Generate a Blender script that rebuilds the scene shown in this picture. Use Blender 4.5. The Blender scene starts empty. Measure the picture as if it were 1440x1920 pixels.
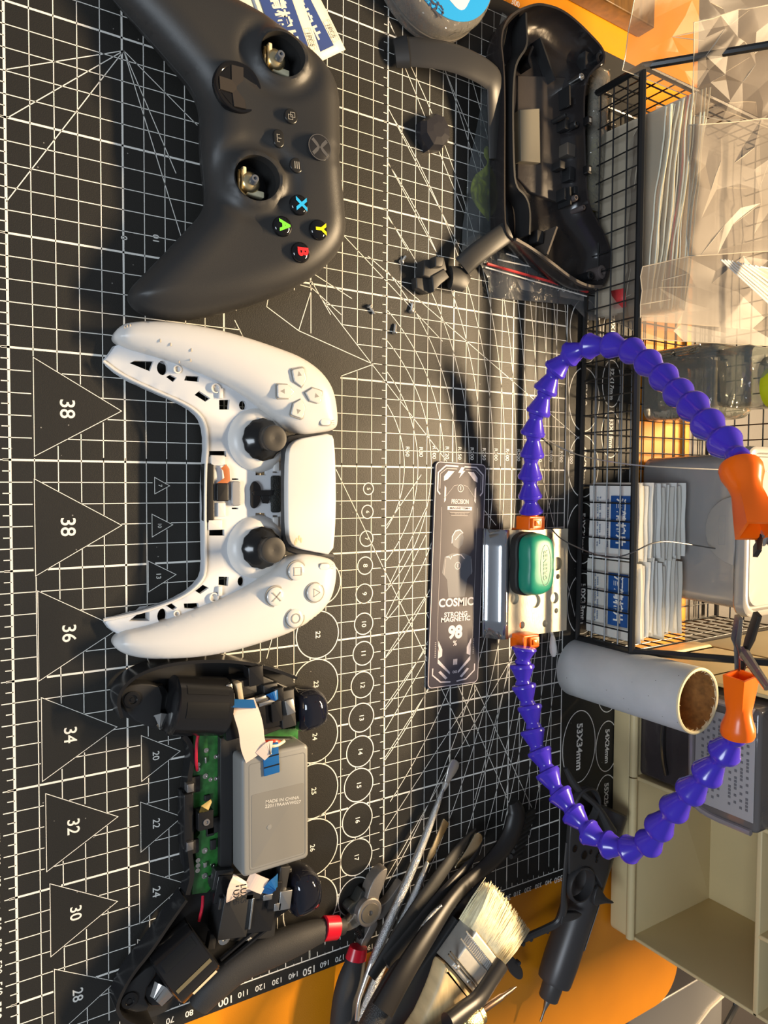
import bpy, math, random
from mathutils import Vector, Matrix
from mathutils.geometry import delaunay_2d_cdt
import numpy as np

sc = bpy.context.scene
random.seed(4)
# ---------------------------------------------------------------- camera, light, exposure
# All builders work in millimetres; the scene itself is in metres. X runs along the mat, Y away from the viewer.
MM = 0.001
R0 = Vector((-0.005742404, 0.840763301, 0.541372419))
R1 = Vector((0.999148302, -0.017298189, 0.037462559))
R2 = Vector((0.040861907, 0.541126459, -0.839947891))
CAM = Vector((308.83, -38.79, 369.07))
FPX = 1387.35
cd = bpy.data.cameras.new('camera')
cd.sensor_fit = 'VERTICAL'; cd.sensor_height = 36.0; cd.sensor_width = 27.0
cd.lens = FPX / 1920 * 36; cd.clip_start = 0.01; cd.clip_end = 20
cam = bpy.data.objects.new('camera', cd)
sc.collection.objects.link(cam)
cm = Matrix((R0, -R1, -R2)).transposed().to_4x4(); cm.translation = CAM * MM
cam.matrix_world = cm
sc.camera = cam

w = bpy.data.worlds.new('world'); sc.world = w; w.use_nodes = True
nt = w.node_tree; bg = nt.nodes['Background']
tc = nt.nodes.new('ShaderNodeTexCoord'); sep = nt.nodes.new('ShaderNodeSeparateXYZ'); rmp = nt.nodes.new('ShaderNodeValToRGB')
nt.links.new(tc.outputs['Generated'], sep.inputs[0]); nt.links.new(sep.outputs['Y'], rmp.inputs[0])
rmp.color_ramp.elements[0].position = 0.0; rmp.color_ramp.elements[0].color = (0.34, 0.37, 0.42, 1)
rmp.color_ramp.elements[1].position = 1.0; rmp.color_ramp.elements[1].color = (0.50, 0.38, 0.26, 1)
nt.links.new(rmp.outputs[0], bg.inputs[0]); bg.inputs[1].default_value = 0.42

def area(name, loc, target, size, power, color, sy=None):
    l = bpy.data.lights.new(name, 'AREA'); l.energy = power; l.color = color
    l.shape = 'RECTANGLE'; l.size = size * MM; l.size_y = (sy or size) * MM
    o = bpy.data.objects.new(name, l); sc.collection.objects.link(o)
    o.location = Vector(loc) * MM
    o.rotation_euler = (Vector(target) - Vector(loc)).to_track_quat('-Z', 'Y').to_euler()
    return o
area('desk_lamp_bar', (260, 1150, 760), (320, 190, 0), 620, 42.0, (1.0, 0.73, 0.43), 32)
area('front_fill', (480, -950, 800), (350, 250, 0), 420, 8.5, (0.80, 0.90, 1.0))  # cool fill added on the viewer's side to brighten faces turned that way

sc.view_settings.view_transform = 'Standard'; sc.view_settings.look = 'None'
sc.view_settings.gamma = 1.0; sc.view_settings.use_curve_mapping = False
sc.view_settings.exposure = 0.28

# ---------------------------------------------------------------- helpers
def P(u, v, z=0.0):
    """point at height z (mm) seen at pixel (u, v)"""
    d = R0 * ((u - 720) / FPX) + R1 * ((v - 960) / FPX) + R2
    return CAM + d * ((z - CAM.z) / d.z)
def PY(u, v, y):
    d = R0 * ((u - 720) / FPX) + R1 * ((v - 960) / FPX) + R2
    return CAM + d * ((y - CAM.y) / d.y)
def PD(u, v, dist):
    d = R0 * ((u - 720) / FPX) + R1 * ((v - 960) / FPX) + R2
    return CAM + d * dist
def XY(l, z=0): return [P(u, v, z).xy.to_tuple() for u, v in l]

MATS = {}
def mat(name, col, rough=0.5, metal=0.0, spec=0.5, trans=0.0, ior=1.45, bump=0.0, bscale=800, alpha=1.0,
        var=0.0, vscale=60, sss=0.0, coat=0.0, emit=None, stretch=None, speck=None, sheen=0.0):
    if name in MATS: return MATS[name]
    m = bpy.data.materials.new(name); m.use_nodes = True; t = m.node_tree; b = t.nodes['Principled BSDF']
    b.inputs['Base Color'].default_value = (*col, 1); b.inputs['Roughness'].default_value = rough
    b.inputs['Metallic'].default_value = metal; b.inputs['Specular IOR Level'].default_value = spec
    b.inputs['Transmission Weight'].default_value = trans; b.inputs['IOR'].default_value = ior
    b.inputs['Alpha'].default_value = alpha; b.inputs['Coat Weight'].default_value = coat
    b.inputs['Sheen Weight'].default_value = sheen
    if sss:
        b.inputs['Subsurface Weight'].default_value = sss; b.inputs['Subsurface Scale'].default_value = 0.003
    co = t.nodes.new('ShaderNodeTexCoord'); mp = t.nodes.new('ShaderNodeMapping')
    t.links.new(co.outputs['Object'], mp.inputs[0])
    if stretch: mp.inputs['Scale'].default_value = stretch
    if bump:
        n = t.nodes.new('ShaderNodeTexNoise'); n.inputs['Scale'].default_value = bscale; n.inputs['Detail'].default_value = 3
        bp = t.nodes.new('ShaderNodeBump'); bp.inputs['Strength'].default_value = bump; bp.inputs['Distance'].default_value = 0.0006
        t.links.new(mp.outputs[0], n.inputs[0]); t.links.new(n.outputs[0], bp.inputs['Height']); t.links.new(bp.outputs[0], b.inputs['Normal'])
    last = None
    if var:
        n = t.nodes.new('ShaderNodeTexNoise'); n.inputs['Scale'].default_value = vscale; n.inputs['Detail'].default_value = 4
        r = t.nodes.new('ShaderNodeValToRGB'); t.links.new(mp.outputs[0], n.inputs[0]); t.links.new(n.outputs[0], r.inputs[0])
        r.color_ramp.elements[0].position = 0.3; r.color_ramp.elements[1].position = 0.7
        r.color_ramp.elements[0].color = (*[max(0, c * (1 - var)) for c in col], 1)
        r.color_ramp.elements[1].color = (*[min(1, c * (1 + var)) for c in col], 1)
        last = r.outputs[0]; t.links.new(last, b.inputs['Base Color'])
    if speck:
        n = t.nodes.new('ShaderNodeTexVoronoi'); n.inputs['Scale'].default_value = speck[0]
        r = t.nodes.new('ShaderNodeValToRGB'); r.color_ramp.interpolation = 'CONSTANT'
        r.color_ramp.elements[0].color = (1, 1, 1, 1); r.color_ramp.elements[1].color = (0, 0, 0, 1); r.color_ramp.elements[1].position = speck[1]
        t.links.new(mp.outputs[0], n.inputs[0]); t.links.new(n.outputs['Distance'], r.inputs[0])
        mx = t.nodes.new('ShaderNodeMix'); mx.data_type = 'RGBA'; t.links.new(r.outputs[0], mx.inputs[0])
        if last: t.links.new(last, mx.inputs[6])
        else: mx.inputs[6].default_value = (*col, 1)
        mx.inputs[7].default_value = (*speck[2], 1); t.links.new(mx.outputs[2], b.inputs['Base Color'])
    if emit: b.inputs['Emission Color'].default_value = (*emit[0], 1); b.inputs['Emission Strength'].default_value = emit[1]
    MATS[name] = m
    return m
def film(name, col=(0.9, 0.9, 0.88), op=0.25, rough=0.12, bump=0.5, bscale=60, gl=1.0):
    """thin clear or milky plastic film: mostly see-through with a glossy skin and a little haze"""
    if name in MATS: return MATS[name]
    m = bpy.data.materials.new(name); m.use_nodes = True; t = m.node_tree; t.nodes.clear()
    o = t.nodes.new('ShaderNodeOutputMaterial'); tr = t.nodes.new('ShaderNodeBsdfTransparent'); d = t.nodes.new('ShaderNodeBsdfDiffuse')
    g = t.nodes.new('ShaderNodeBsdfGlossy'); m1 = t.nodes.new('ShaderNodeMixShader'); m2 = t.nodes.new('ShaderNodeMixShader')
    f = t.nodes.new('ShaderNodeFresnel'); f.inputs[0].default_value = 1.5
    d.inputs[0].default_value = (*col, 1); g.inputs['Roughness'].default_value = rough; m1.inputs[0].default_value = op
    tr.inputs[0].default_value = (*[0.6 + 0.4 * c for c in col], 1)
    co = t.nodes.new('ShaderNodeTexCoord'); n = t.nodes.new('ShaderNodeTexNoise'); n.inputs['Scale'].default_value = bscale
    n.inputs['Detail'].default_value = 3; n.inputs['Distortion'].default_value = 1.2
    bp = t.nodes.new('ShaderNodeBump'); bp.inputs['Strength'].default_value = bump; bp.inputs['Distance'].default_value = 0.0022
    t.links.new(co.outputs['Object'], n.inputs[0]); t.links.new(n.outputs[0], bp.inputs['Height'])
    t.links.new(bp.outputs[0], g.inputs['Normal']); t.links.new(bp.outputs[0], f.inputs['Normal'])
    t.links.new(tr.outputs[0], m1.inputs[1]); t.links.new(d.outputs[0], m1.inputs[2]); ml = t.nodes.new('ShaderNodeMath'); ml.operation = 'MULTIPLY'; ml.inputs[1].default_value = gl
    t.links.new(f.outputs[0], ml.inputs[0]); t.links.new(ml.outputs[0], m2.inputs[0])
    t.links.new(m1.outputs[0], m2.inputs[1]); t.links.new(g.outputs[0], m2.inputs[2]); t.links.new(m2.outputs[0], o.inputs[0])
    MATS[name] = m
    return m

def poly_inside(pts, poly):
    x, y = pts[:, 0], pts[:, 1]; r = np.zeros(len(pts), bool); n = len(poly)
    for i in range(n):
        x1, y1 = poly[i]; x2, y2 = poly[(i + 1) % n]
        c = ((y1 > y) != (y2 > y)); 
        with np.errstate(divide='ignore', invalid='ignore'):
            r ^= c & (x < (x2 - x1) * (y - y1) / (y2 - y1 if y2 != y1 else 1e-9) + x1)
    return r
def poly_dist(pts, poly, closed=True):
    d = np.full(len(pts), 1e9); n = len(poly)
    for i in range(n if closed else n - 1):
        a = np.array(poly[i]); b = np.array(poly[(i + 1) % n]); ab = b - a; L = ab @ ab + 1e-12
        t = np.clip(((pts - a) @ ab) / L, 0, 1); q = a + t[:, None] * ab
        d = np.minimum(d, np.hypot(*(pts - q).T))
    return d
def resample(poly, step, closed=True):
    out = []; n = len(poly)
    for i in range(n if closed else n - 1):
        a = poly[i]; b = poly[(i + 1) % n]; L = math.dist(a, b); k = max(1, int(round(L / step)))
        for j in range(k): out.append(tuple(a[q] + (b[q] - a[q]) * j / k for q in range(len(a))))
    if not closed: out.append(tuple(poly[-1]))
    return out
def smooth(poly, it=2, closed=True):
    """corner-cutting (Chaikin)"""
    for _ in range(it):
        o = []; n = len(poly)
        if not closed: o.append(tuple(poly[0]))
        for i in range(n if closed else n - 1):
            a = poly[i]; b = poly[(i + 1) % n]
            o.append(tuple(a[q] * .75 + b[q] * .25 for q in range(len(a)))); o.append(tuple(a[q] * .25 + b[q] * .75 for q in range(len(a))))
        if not closed: o.append(tuple(poly[-1]))
        poly = o
    return poly
def ccw(poly):
    a = sum(poly[i][0] * poly[(i + 1) % len(poly)][1] - poly[(i + 1) % len(poly)][0] * poly[i][1] for i in range(len(poly)))
    return list(poly) if a > 0 else list(poly)[::-1]
def offset(poly, d):
    """inset a ccw polygon by d (simple vertex normals)"""
    out = []; n = len(poly)
    for i in range(n):
        a = Vector(poly[i - 1][:2]); b = Vector(poly[i][:2]); c = Vector(poly[(i + 1) % n][:2])
        e1 = (b - a); e2 = (c - b)
        if e1.length < 1e-6 or e2.length < 1e-6: out.append(tuple(b)); continue
        e1.normalize(); e2.normalize()
        nr = Vector((-e1.y - e2.y, e1.x + e2.x)); l = nr.length
        if l < 1e-3: out.append(tuple(b)); continue
        nr /= l; k = min(2.0, 1 / max(0.3, nr.dot(Vector((-e1.y, e1.x)))))
        out.append(tuple(b + nr * d * k))
    return out
def rrect(cx, cy, sx, sy, r, n=5):
    o = []
    for qx, qy, a0 in ((1, 1, 0), (-1, 1, 90), (-1, -1, 180), (1, -1, 270)):
        for i in range(n + 1):
            a = math.radians(a0 + 90 * i / n)
            o.append((cx + qx * (sx / 2 - r) + r * math.cos(a), cy + qy * (sy / 2 - r) + r * math.sin(a)))
    return o
def circ(cx, cy, r, n=32, ry=None): return [(cx + r * math.cos(2 * math.pi * i / n), cy + (ry or r) * math.sin(2 * math.pi * i / n)) for i in range(n)]
def frame(o, x, y=None, z=None):
    """matrix with origin o, x axis along x, and y or z as a hint"""
    x = Vector(x).normalized()
    if z is not None: z = Vector(z); y = z.cross(x).normalized(); z = x.cross(y)
    else: y = Vector(y); z = x.cross(y).normalized(); y = z.cross(x)
    m = Matrix((x, y, z)).transposed().to_4x4(); m.translation = Vector(o); return m
def zframe(o, z, hint=(1, 0, 0)):
    z = Vector(z).normalized(); h = Vector(hint)
    if abs(z.dot(h.normalized())) > 0.95: h = Vector((0, 1, 0))
    y = z.cross(h).normalized(); x = y.cross(z)
    m = Matrix((x, y, z)).transposed().to_4x4(); m.translation = Vector(o); return m
ROT = lambda a, o=(0, 0, 0): Matrix.Translation(Vector(o)) @ Matrix.Rotation(math.radians(a), 4, 'Z')
_tx = {}
class MB:
    def __init__(s): s.v = []; s.f = []; s.flat = False
    def add(s, vs, fs, M=None):
        b = len(s.v)
        s.v += [(M @ Vector(p)) if M is not None else Vector(p) for p in vs]
        s.f += [tuple(b + i for i in f) for f in fs]; return s
    def box(s, c, d, M=None, bev=0.0):
        if bev > 0: return s.slab(rrect(c[0], c[1], d[0], d[1], bev, 3), c[2] - d[2] / 2, c[2] + d[2] / 2, M, bev)
        x, y, z = (q / 2 for q in d)
        vs = [(c[0] + i * x, c[1] + j * y, c[2] + k * z) for i in (-1, 1) for j in (-1, 1) for k in (-1, 1)]
        return s.add(vs, [(0, 1, 3, 2), (4, 6, 7, 5), (0, 4, 5, 1), (2, 3, 7, 6), (0, 2, 6, 4), (1, 5, 7, 3)], M)
    def rings(s, rings, M=None, cap=(True, True), closed=True):
        n = len(rings[0]); vs = [p for r in rings for p in r]; fs = []
        for k in range(len(rings) - 1):
            for i in range(n if closed else n - 1):
                j = (i + 1) % n; fs.append((k * n + i, k * n + j, (k + 1) * n + j, (k + 1) * n + i))
        if cap[0]: fs.append(tuple(range(n))[::-1])
        if cap[1]: fs.append(tuple((len(rings) - 1) * n + i for i in range(n)))
        return s.add(vs, fs, M)
    def slab(s, poly, z0, z1, M=None, bev=0.0, botbev=None, seg=3):
        """extruded outline with rounded top (and bottom) edge"""
        poly = ccw([tuple(p[:2]) for p in poly]); bb = bev if botbev is None else botbev; r = []
        if bb > 0:
            for k in range(seg):
                a = math.pi / 2 * k / seg; r.append([(x, y, z0 + bb * (1 - math.sin(a))) for x, y in offset(poly, bb * (1 - math.cos(a)))][:]) if 0 else r.append([(x, y, z0 + bb - bb * math.cos(a)) for x, y in offset(poly, bb * (1 - math.sin(a)))])
        r.append([(x, y, z0 + bb) for x, y in poly])
        r.append([(x, y, z1 - bev) for x, y in poly])
        if bev > 0:
            for k in range(1, seg + 1):
                a = math.pi / 2 * k / seg; r.append([(x, y, z1 - bev + bev * math.sin(a)) for x, y in offset(poly, bev * (1 - math.cos(a)))])
        return s.rings(r, M)
    def lathe(s, prof, M=None, n=28, cap=(True, True), wob=None):
        r = []
        for k, (rad, z) in enumerate(prof):
            r.append([((rad + (wob(i, k) if wob else 0)) * math.cos(2 * math.pi * i / n), (rad + (wob(i, k) if wob else 0)) * math.sin(2 * math.pi * i / n), z) for i in range(n)])
        return s.rings(r, M, cap)
    def cyl(s, a, b, r, r2=None, n=20, bev=0):
        a = Vector(a); b = Vector(b); L = (b - a).length; r2 = r if r2 is None else r2
        p = [(r, 0), (r2, L)] if not bev else [(r - bev, 0), (r, bev), (r2, L - bev), (r2 - bev, L)]
        return s.lathe(p, zframe(a, b - a), n)
    def tube(s, pts, r, n=8, M=None, cap=True, flat=1.0):
        """sweep along points; r number or list; flat squashes the section"""
        pts = [Vector(p) for p in pts]; rs = r if isinstance(r, (list, tuple)) else [r] * len(pts); rings = []
        up = Vector((0, 0, 1)); prev = None
        for i, p in enumerate(pts):
            t = (pts[min(i + 1, len(pts) - 1)] - pts[max(i - 1, 0)])
            t = t.normalized() if t.length > 1e-9 else Vector((1, 0, 0))
            if prev is None: x = t.cross(up); x = x.normalized() if x.length > .05 else Vector((1, 0, 0))
            else:
                x = prev - t * prev.dot(t); x = x.normalized()
            prev = x; y = x.cross(t)
            rings.append([p + x * rs[i] * math.cos(2 * math.pi * k / n) + y * rs[i] * flat * math.sin(2 * math.pi * k / n) for k in range(n)])
        return s.rings([[tuple(q) for q in r_] for r_ in rings], M, (cap, cap))
    def ball(s, c, r, M=None, n=14, sc=(1, 1, 1)):
        pr = [(max(1e-4, r * math.sin(math.pi * k / (n - 1))), -r * math.cos(math.pi * k / (n - 1))) for k in range(n)]
        T = Matrix.Translation(Vector(c)) @ Matrix.Diagonal((*sc, 1)); return s.lathe(pr, (M @ T) if M is not None else T, n * 2)
    def sheet(s, nu, nv, fn, M=None, thick=0):
        vs = [fn(i / nu, j / nv) for i in range(nu + 1) for j in range(nv + 1)]
        fs = [(i * (nv + 1) + j, (i + 1) * (nv + 1) + j, (i + 1) * (nv + 1) + j + 1, i * (nv + 1) + j + 1) for i in range(nu) for j in range(nv)]
        return s.add(vs, fs, M)
    def cdt(s, outer, holes, zf, step=2.0, rings=None, hole_depth=0.0, M=None, extra_pts=None, fine=(), capb=True):
        """domed plate: triangulated interior with height zf(pts Nx2, dist N) -> z; skirt rings [(inset, dz)], hole walls"""
        outer = resample(ccw(outer), step); hs = [resample(ccw(h), step) for h in holes]
        x0, y0 = np.min(outer, 0); x1, y1 = np.max(outer, 0)
        gx, gy = np.meshgrid(np.arange(x0, x1, step), np.arange(y0, y1, step)); gx[::2] += step / 2
        g = np.stack([gx.ravel(), gy.ravel()], 1)
        keep = poly_inside(g, outer) & (poly_dist(g, outer) > step * .55)
        for h in hs: keep &= ~poly_inside(g, h) & (poly_dist(g, h) > step * .5)
        g = g[keep]; pts = [Vector(p) for p in outer]; ed = [(i, (i + 1) % len(outer)) for i in range(len(outer))]
        for h in hs:
            b = len(pts); pts += [Vector(p) for p in h]; ed += [(b + i, b + (i + 1) % len(h)) for i in range(len(h))]
        # extra rows of points close to the rim so that the rounding reads
        for dd in fine:
            q = np.array(resample(offset(outer, dd), step)); k = poly_inside(q, outer) & (np.abs(poly_dist(q, outer) - dd) < dd * .25 + .05)
            for h in hs: k &= ~poly_inside(q, h) & (poly_dist(q, h) > step * .4)
            pts += [Vector(p) for p in q[k]]
        pts += [Vector(p) for p in g]
        ov, oe, of, _, _, _ = delaunay_2d_cdt([Vector((p[0], p[1])) for p in pts], ed, [], 0, 1e-5)
        V = np.array([(p.x, p.y) for p in ov]); T = np.array([f for f in of if len(f) == 3]); cen = V[T].mean(1)
        k = poly_inside(cen, outer)
        for h in hs: k &= ~poly_inside(cen, h)
        T = T[k]; d = poly_dist(V, outer); z = zf(V, d)
        base = [(V[i, 0], V[i, 1], z[i]) for i in range(len(V))]; fs = []
        for t in T:
            a, b, c = V[t[0]], V[t[1]], V[t[2]]
            t = tuple(int(q) for q in t); fs.append(t if (b[0] - a[0]) * (c[1] - a[1]) - (b[1] - a[1]) * (c[0] - a[0]) > 0 else t[::-1])
        es = {}
        for f in fs:
            for i in range(3): es[(f[i], f[(i + 1) % 3])] = 1
        nxt = {a: b for (a, b) in es if (b, a) not in es}
        seen = set(); allv = list(base)
        for a0 in list(nxt):
            if a0 in seen: continue
            loop = [a0]; seen.add(a0); q = nxt[a0]
            while q != a0 and q in nxt and q not in seen: loop.append(q); seen.add(q); q = nxt[q]
            if len(loop) < 3: continue
            pl = [base[i][:2] for i in loop]
            ar = sum(pl[i][0] * pl[(i + 1) % len(pl)][1] - pl[(i + 1) % len(pl)][0] * pl[i][1] for i in range(len(pl)))
            rr = (rings or []) if ar > 0 else ([(0, -hole_depth)] if hole_depth else [])
            prev = loop; n = len(loop)
            for (ins, dz) in rr:
                off = offset(pl, ins) if ins else pl; b = len(allv)
                if callable(dz): allv += [(off[i][0], off[i][1], dz(off[i][0], off[i][1], base[loop[i]][2])) for i in range(n)]
                else: allv += [(off[i][0], off[i][1], base[loop[i]][2] + dz) for i in range(n)]
                cur = list(range(b, b + n))
                for i in range(n): j = (i + 1) % n; fs.append((prev[j], prev[i], cur[i], cur[j]))
                prev = cur
            if rr and ar > 0 and capb: fs.append(tuple(prev[::-1]))
        return s.add(allv, fs, M)
    def text(s, t, size, M, bold=0.0, ax='CENTER', zf=None, th=0.12, sx=1.0, lift=0.0, sub=0):
        key = (t, bold, ax)
        if key not in _tx:
            c = bpy.data.curves.new('t', 'FONT'); c.body = t; c.size = 1; c.align_x = ax; c.align_y = 'CENTER'; c.offset = bold; c.resolution_u = 4
            c.space_line = 1.0
            o = bpy.data.objects.new('t', c); sc.collection.objects.link(o); dg = bpy.context.evaluated_depsgraph_get()
            me = bpy.data.meshes.new_from_object(o.evaluated_get(dg)); _tx[key] = ([v.co.copy() for v in me.vertices], [tuple(p.vertices) for p in me.polygons])
            bpy.data.objects.remove(o); bpy.data.curves.remove(c); bpy.data.meshes.remove(me)
        vs, fs = _tx[key]; b = len(s.v)
        for v in vs:
            p = M @ Vector((v.x * size * sx, v.y * size, lift))
            if zf: p.z = zf(p.x, p.y)
            s.v.append(p)
        s.f += [tuple(b + i for i in f) for f in fs]; return s
    def line(s, a, b, w, z=None, zf=None):
        a = Vector(a); b = Vector(b)
        if z is not None: a = Vector((a.x, a.y, z)); b = Vector((b.x, b.y, z))
        d = (b - a); 
        if d.length < 1e-6: return s
        d.normalize(); n = Vector((-d.y, d.x, 0)) * w / 2
        return s.add([a - n, b - n, b + n, a + n], [(0, 1, 2, 3)])
    def path(s, pts, w, z, closed=False):
        pts = [Vector((p[0], p[1], z)) for p in pts]; n = len(pts); L = []; Rr = []
        for i in range(n):
            a = pts[i - 1] if (i or closed) else pts[i]; b = pts[(i + 1) % n] if (i < n - 1 or closed) else pts[i]
            d = (b - a).normalized(); nn = Vector((-d.y, d.x, 0)) * w / 2; L.append(pts[i] + nn); Rr.append(pts[i] - nn)
        fs = [(i, i + n, (i + 1) % n + n, (i + 1) % n) for i in range(n if closed else n - 1)]
        return s.add(L + Rr, fs)
    def poly(s, pts, z, M=None): 
        pts = ccw([p[:2] for p in pts]); return s.add([(p[0], p[1], z) for p in pts], [tuple(range(len(pts)))], M)
    def build(s, name, m, parent=None, ang=35, base=None, solid=0.0, label=None):
        me = bpy.data.meshes.new(name)
        if parent is not None: off = parent['_o']; off = Vector(off)
        else:
            if base is None:
                a = np.array([tuple(v) for v in s.v]); base = ((a[:, 0].min() + a[:, 0].max()) / 2, (a[:, 1].min() + a[:, 1].max()) / 2, a[:, 2].min())
            off = Vector(base)
        me.from_pydata([tuple((Vector(v) - off) * MM) for v in s.v], [], s.f); me.validate()
        for p in me.polygons: p.use_smooth = True
        if not s.flat: me.set_sharp_from_angle(angle=math.radians(ang))
        else:
            for p in me.polygons: p.use_smooth = False
        me.materials.append(m); me.update()
        o = bpy.data.objects.new(name, me); sc.collection.objects.link(o); o['_o'] = tuple(off)
        if parent is not None: o.parent = parent
        else: o.location = off * MM
        if solid:
            md = o.modifiers.new('thickness', 'SOLIDIFY'); md.thickness = solid * MM; md.offset = -1
        if label: o['label'] = label
        return o
# children of children: mesh data is written relative to the top thing's origin, so every object shares that origin
def tag(o, label, cat, group=None):
    o['kind'] = 'thing'
    o['label'] = label; o['category'] = cat
    if group: o['group'] = group
    return o
def thing(name, loc, label, cat, group=None):
    o = bpy.data.objects.new(name, None); o.empty_display_size = 0.01; sc.collection.objects.link(o)
    o.location = Vector(loc) * MM; o['_o'] = tuple(loc); return tag(o, label, cat, group)
def copy_tree(o, parent=None):
    c = o.copy(); sc.collection.objects.link(c)
    if parent is not None: c.parent = parent
    for ch in list(o.children): copy_tree(ch, c)
    return c
# ---------------------------------------------------------------- setting: desk, leather desk pad, cutting mat
b = MB().box((350, 330, -14), (1700, 1500, 16)); o = b.build('floor', mat('desk_top', (0.035, 0.03, 0.028), 0.5, bump=.1), base=(350, 330, -22)); o['kind'] = 'structure'
pad = MB().slab(rrect(300, 220, 870, 550, 28, 8), -5.9, -2.6, bev=0.8, botbev=0)
o = pad.build('desk_pad', mat('orange_leather', (0.70, 0.245, 0.005), 0.42, bump=.18, bscale=1800, var=.05, vscale=30)); tag(o, 'orange leather desk pad lying under the black cutting mat', 'desk pad')

cut = thing('cutting_mat', (290, 190, -2.6), 'large black self-healing cutting mat printed with white grid, shapes and rulers', 'cutting mat')
MX0, MX1, MY0, MY1 = 0, 590, -26, 388
mat_poly = [P(1000, 52).xy.to_tuple(), (11, 405), (588, 405), (590.5, -26), (-6, -26)]
mat_poly = [(2.5, 428), (594.5, 428), (590, -26), (-6, -26)]
MB().slab(smooth([p for p in mat_poly], 0), -2.6, 0, bev=0.4, botbev=0).build('mat_sheet', mat('mat_black', (0.019, 0.018, 0.016), 0.48, bump=.25, bscale=2500, spec=.42, speck=(110, .035, (.25, .24, .22))), cut)
g = MB(); Z = 0.12
tri = [((253.6, 10), (298.2, 10), (275.6, 48.5), '38'), ((308.4, 9.8), (352.8, 9.8), (330.6, 48.1), '38'), ((359.7, 10.6), (401.4, 10.6), (380.5, 46.5), '36'),
       ((409.2, 11.5), (448.5, 11.5), (428.8, 45), '34'), ((454.5, 12.8), (491.6, 12.8), (473.3, 45.1), '32'), ((497.7, 14.1), (532.8, 14.1), (515.5, 44.5), '30'), ((539.3, 15.6), (572, 15.6), (555.5, 43.3), '28'),
       ((307.3, 64), (315.5, 64), (311.5, 71.4), '7'), ((325.5, 62.6), (336.8, 62.6), (331, 72.9), '10'), ((348.6, 60.6), (364, 60.6), (356.2, 74.4), '13'), ((376, 59), (395, 59), (385.5, 75), '16'),
       ((405, 58), (425, 58), (415, 75), '18'), ((435.2, 56.6), (458.3, 56.6), (446.8, 76), '20'), ((468.6, 56), (494, 56), (481.2, 76.9), '22'), ((502.8, 55.1), (530.2, 55.1), (516.3, 78), '24'), ((538, 54), (566, 54), (552, 79), '26')]
circs = [(313, 188, 3.4, '5'), (326.5, 187.4, 3.9, '6'), (342.2, 186.8, 4.5, '7'), (358, 186, 5.1, '8'), (374.5, 185.5, 5.7, '9'), (392.2, 185.2, 6.3, '10'), (409.7, 185, 7.0, '11'), (428.3, 184.5, 7.7, '12'), (447.8, 183.9, 8.5, '13'),
         (467.8, 183.1, 9.2, '14'), (487.8, 182.3, 9.8, '15'), (508.5, 181.5, 10.2, '16'), (530.9, 180.9, 10.8, '17'), (554.5, 180, 11.4, '18'),
         (366, 157, 12.5, '21'), (395.4, 154.8, 13.4, '22'), (423.6, 153.7, 14.2, '23'), (453.5, 153, 14.9, '24'), (484.8, 152.4, 15.7, '25'), (517.5, 151.6, 16.5, '26'), (551.5, 150.8, 17.2, '27'),
         (362, 131, 8.0, '19'), (345, 152, 8.0, '20')]
ovals = [(249.5, 368.3, 22.5, 15.5, '45X30mm'), (201, 368.3, 22.5, 15.5, '40X25mm'), (297, 368.5, 22, 15.5, '48X30mm'), (345, 368.5, 22, 15.5, '50X32mm'), (396, 370, 22, 15.5, '50X33mm'), (443, 370, 17, 13, '35X24mm'), (500.6, 369, 26.5, 17, '53X34mm'),
         (506, 399, 19, 12, '54X24mm'), (461, 399, 19, 12, '30X24mm'), (547, 399, 19, 12, '55X25mm'), (236, 397, 17, 10, '32X17mm'), (273, 397, 17, 10, '33X18mm'), (199, 397, 17, 10, '29X16mm'), (165, 397, 14, 10, '22X16mm')]
boxes = [(95, 375, 130, 30), (40, 375, 60, 30)]
shapes = [list(t[:3]) for t in tri] + [circ(x, y, r, 20) for x, y, r, _ in circs] + [circ(x, y, a, 24, bb) for x, y, a, bb, _ in ovals]
star = XY([(700, 683), (585, 625), (560, 528), (478, 520), (560, 640), (600, 760)])
penta = XY([(583, 540), (700, 683), (640, 705), (560, 800), (470, 700), (440, 560)])
shapes.append(penta)
def clipped(a, b, wd):
    """grid segment with the printed shapes cut out of it"""
    n = max(2, int(math.dist(a, b) / 1.0)); pts = np.array([(a[0] + (b[0] - a[0]) * i / n, a[1] + (b[1] - a[1]) * i / n) for i in range(n + 1)])
    ins = np.zeros(len(pts), bool)
    for s_ in shapes: ins |= poly_inside(pts, s_)
    st = None
    for i in range(len(pts)):
        if not ins[i] and st is None: st = i
        if (ins[i] or i == len(pts) - 1) and st is not None:
            if i > st: g.line((*pts[st], Z), (*pts[i if not ins[i] else i - 1], Z), wd) if i - 1 > st or not ins[i] else None
            st = None
for i in range(0, 57):
    X = 10 * i + 10
    wd = 0.95 if X % 50 == 0 else 0.42
    clipped((X, 0 if X % 50 else -3, 0), (X, 350, 0), wd)
for j in range(0, 36):
    Y = 10 * j
    xe = 578 + Y * 0.022
    clipped((10, Y), (xe, Y), 1.1 if Y == 0 else (0.9 if Y % 50 == 0 else 0.42))
for i in range(0, 114):
    X = 10 + 5 * i
    g.line((X, -(5 if X % 10 == 0 else 3.2), Z), (X, 0, Z), .45)
    if 10 <= X < 575: g.line((X, 197, Z), (X, 200, Z), .4)
for i in range(6, 70): g.line((298.2, 5 * i + 2.5 + 2.5, Z), (300, 5 * i + 5, Z), .4) if i % 2 else None
for X in range(20, 575, 10): g.text(str(X), 5.6 if X % 50 == 0 else 4.2, ROT(0, (X, -8 if X % 50 else -9, Z)), .012)
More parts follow.
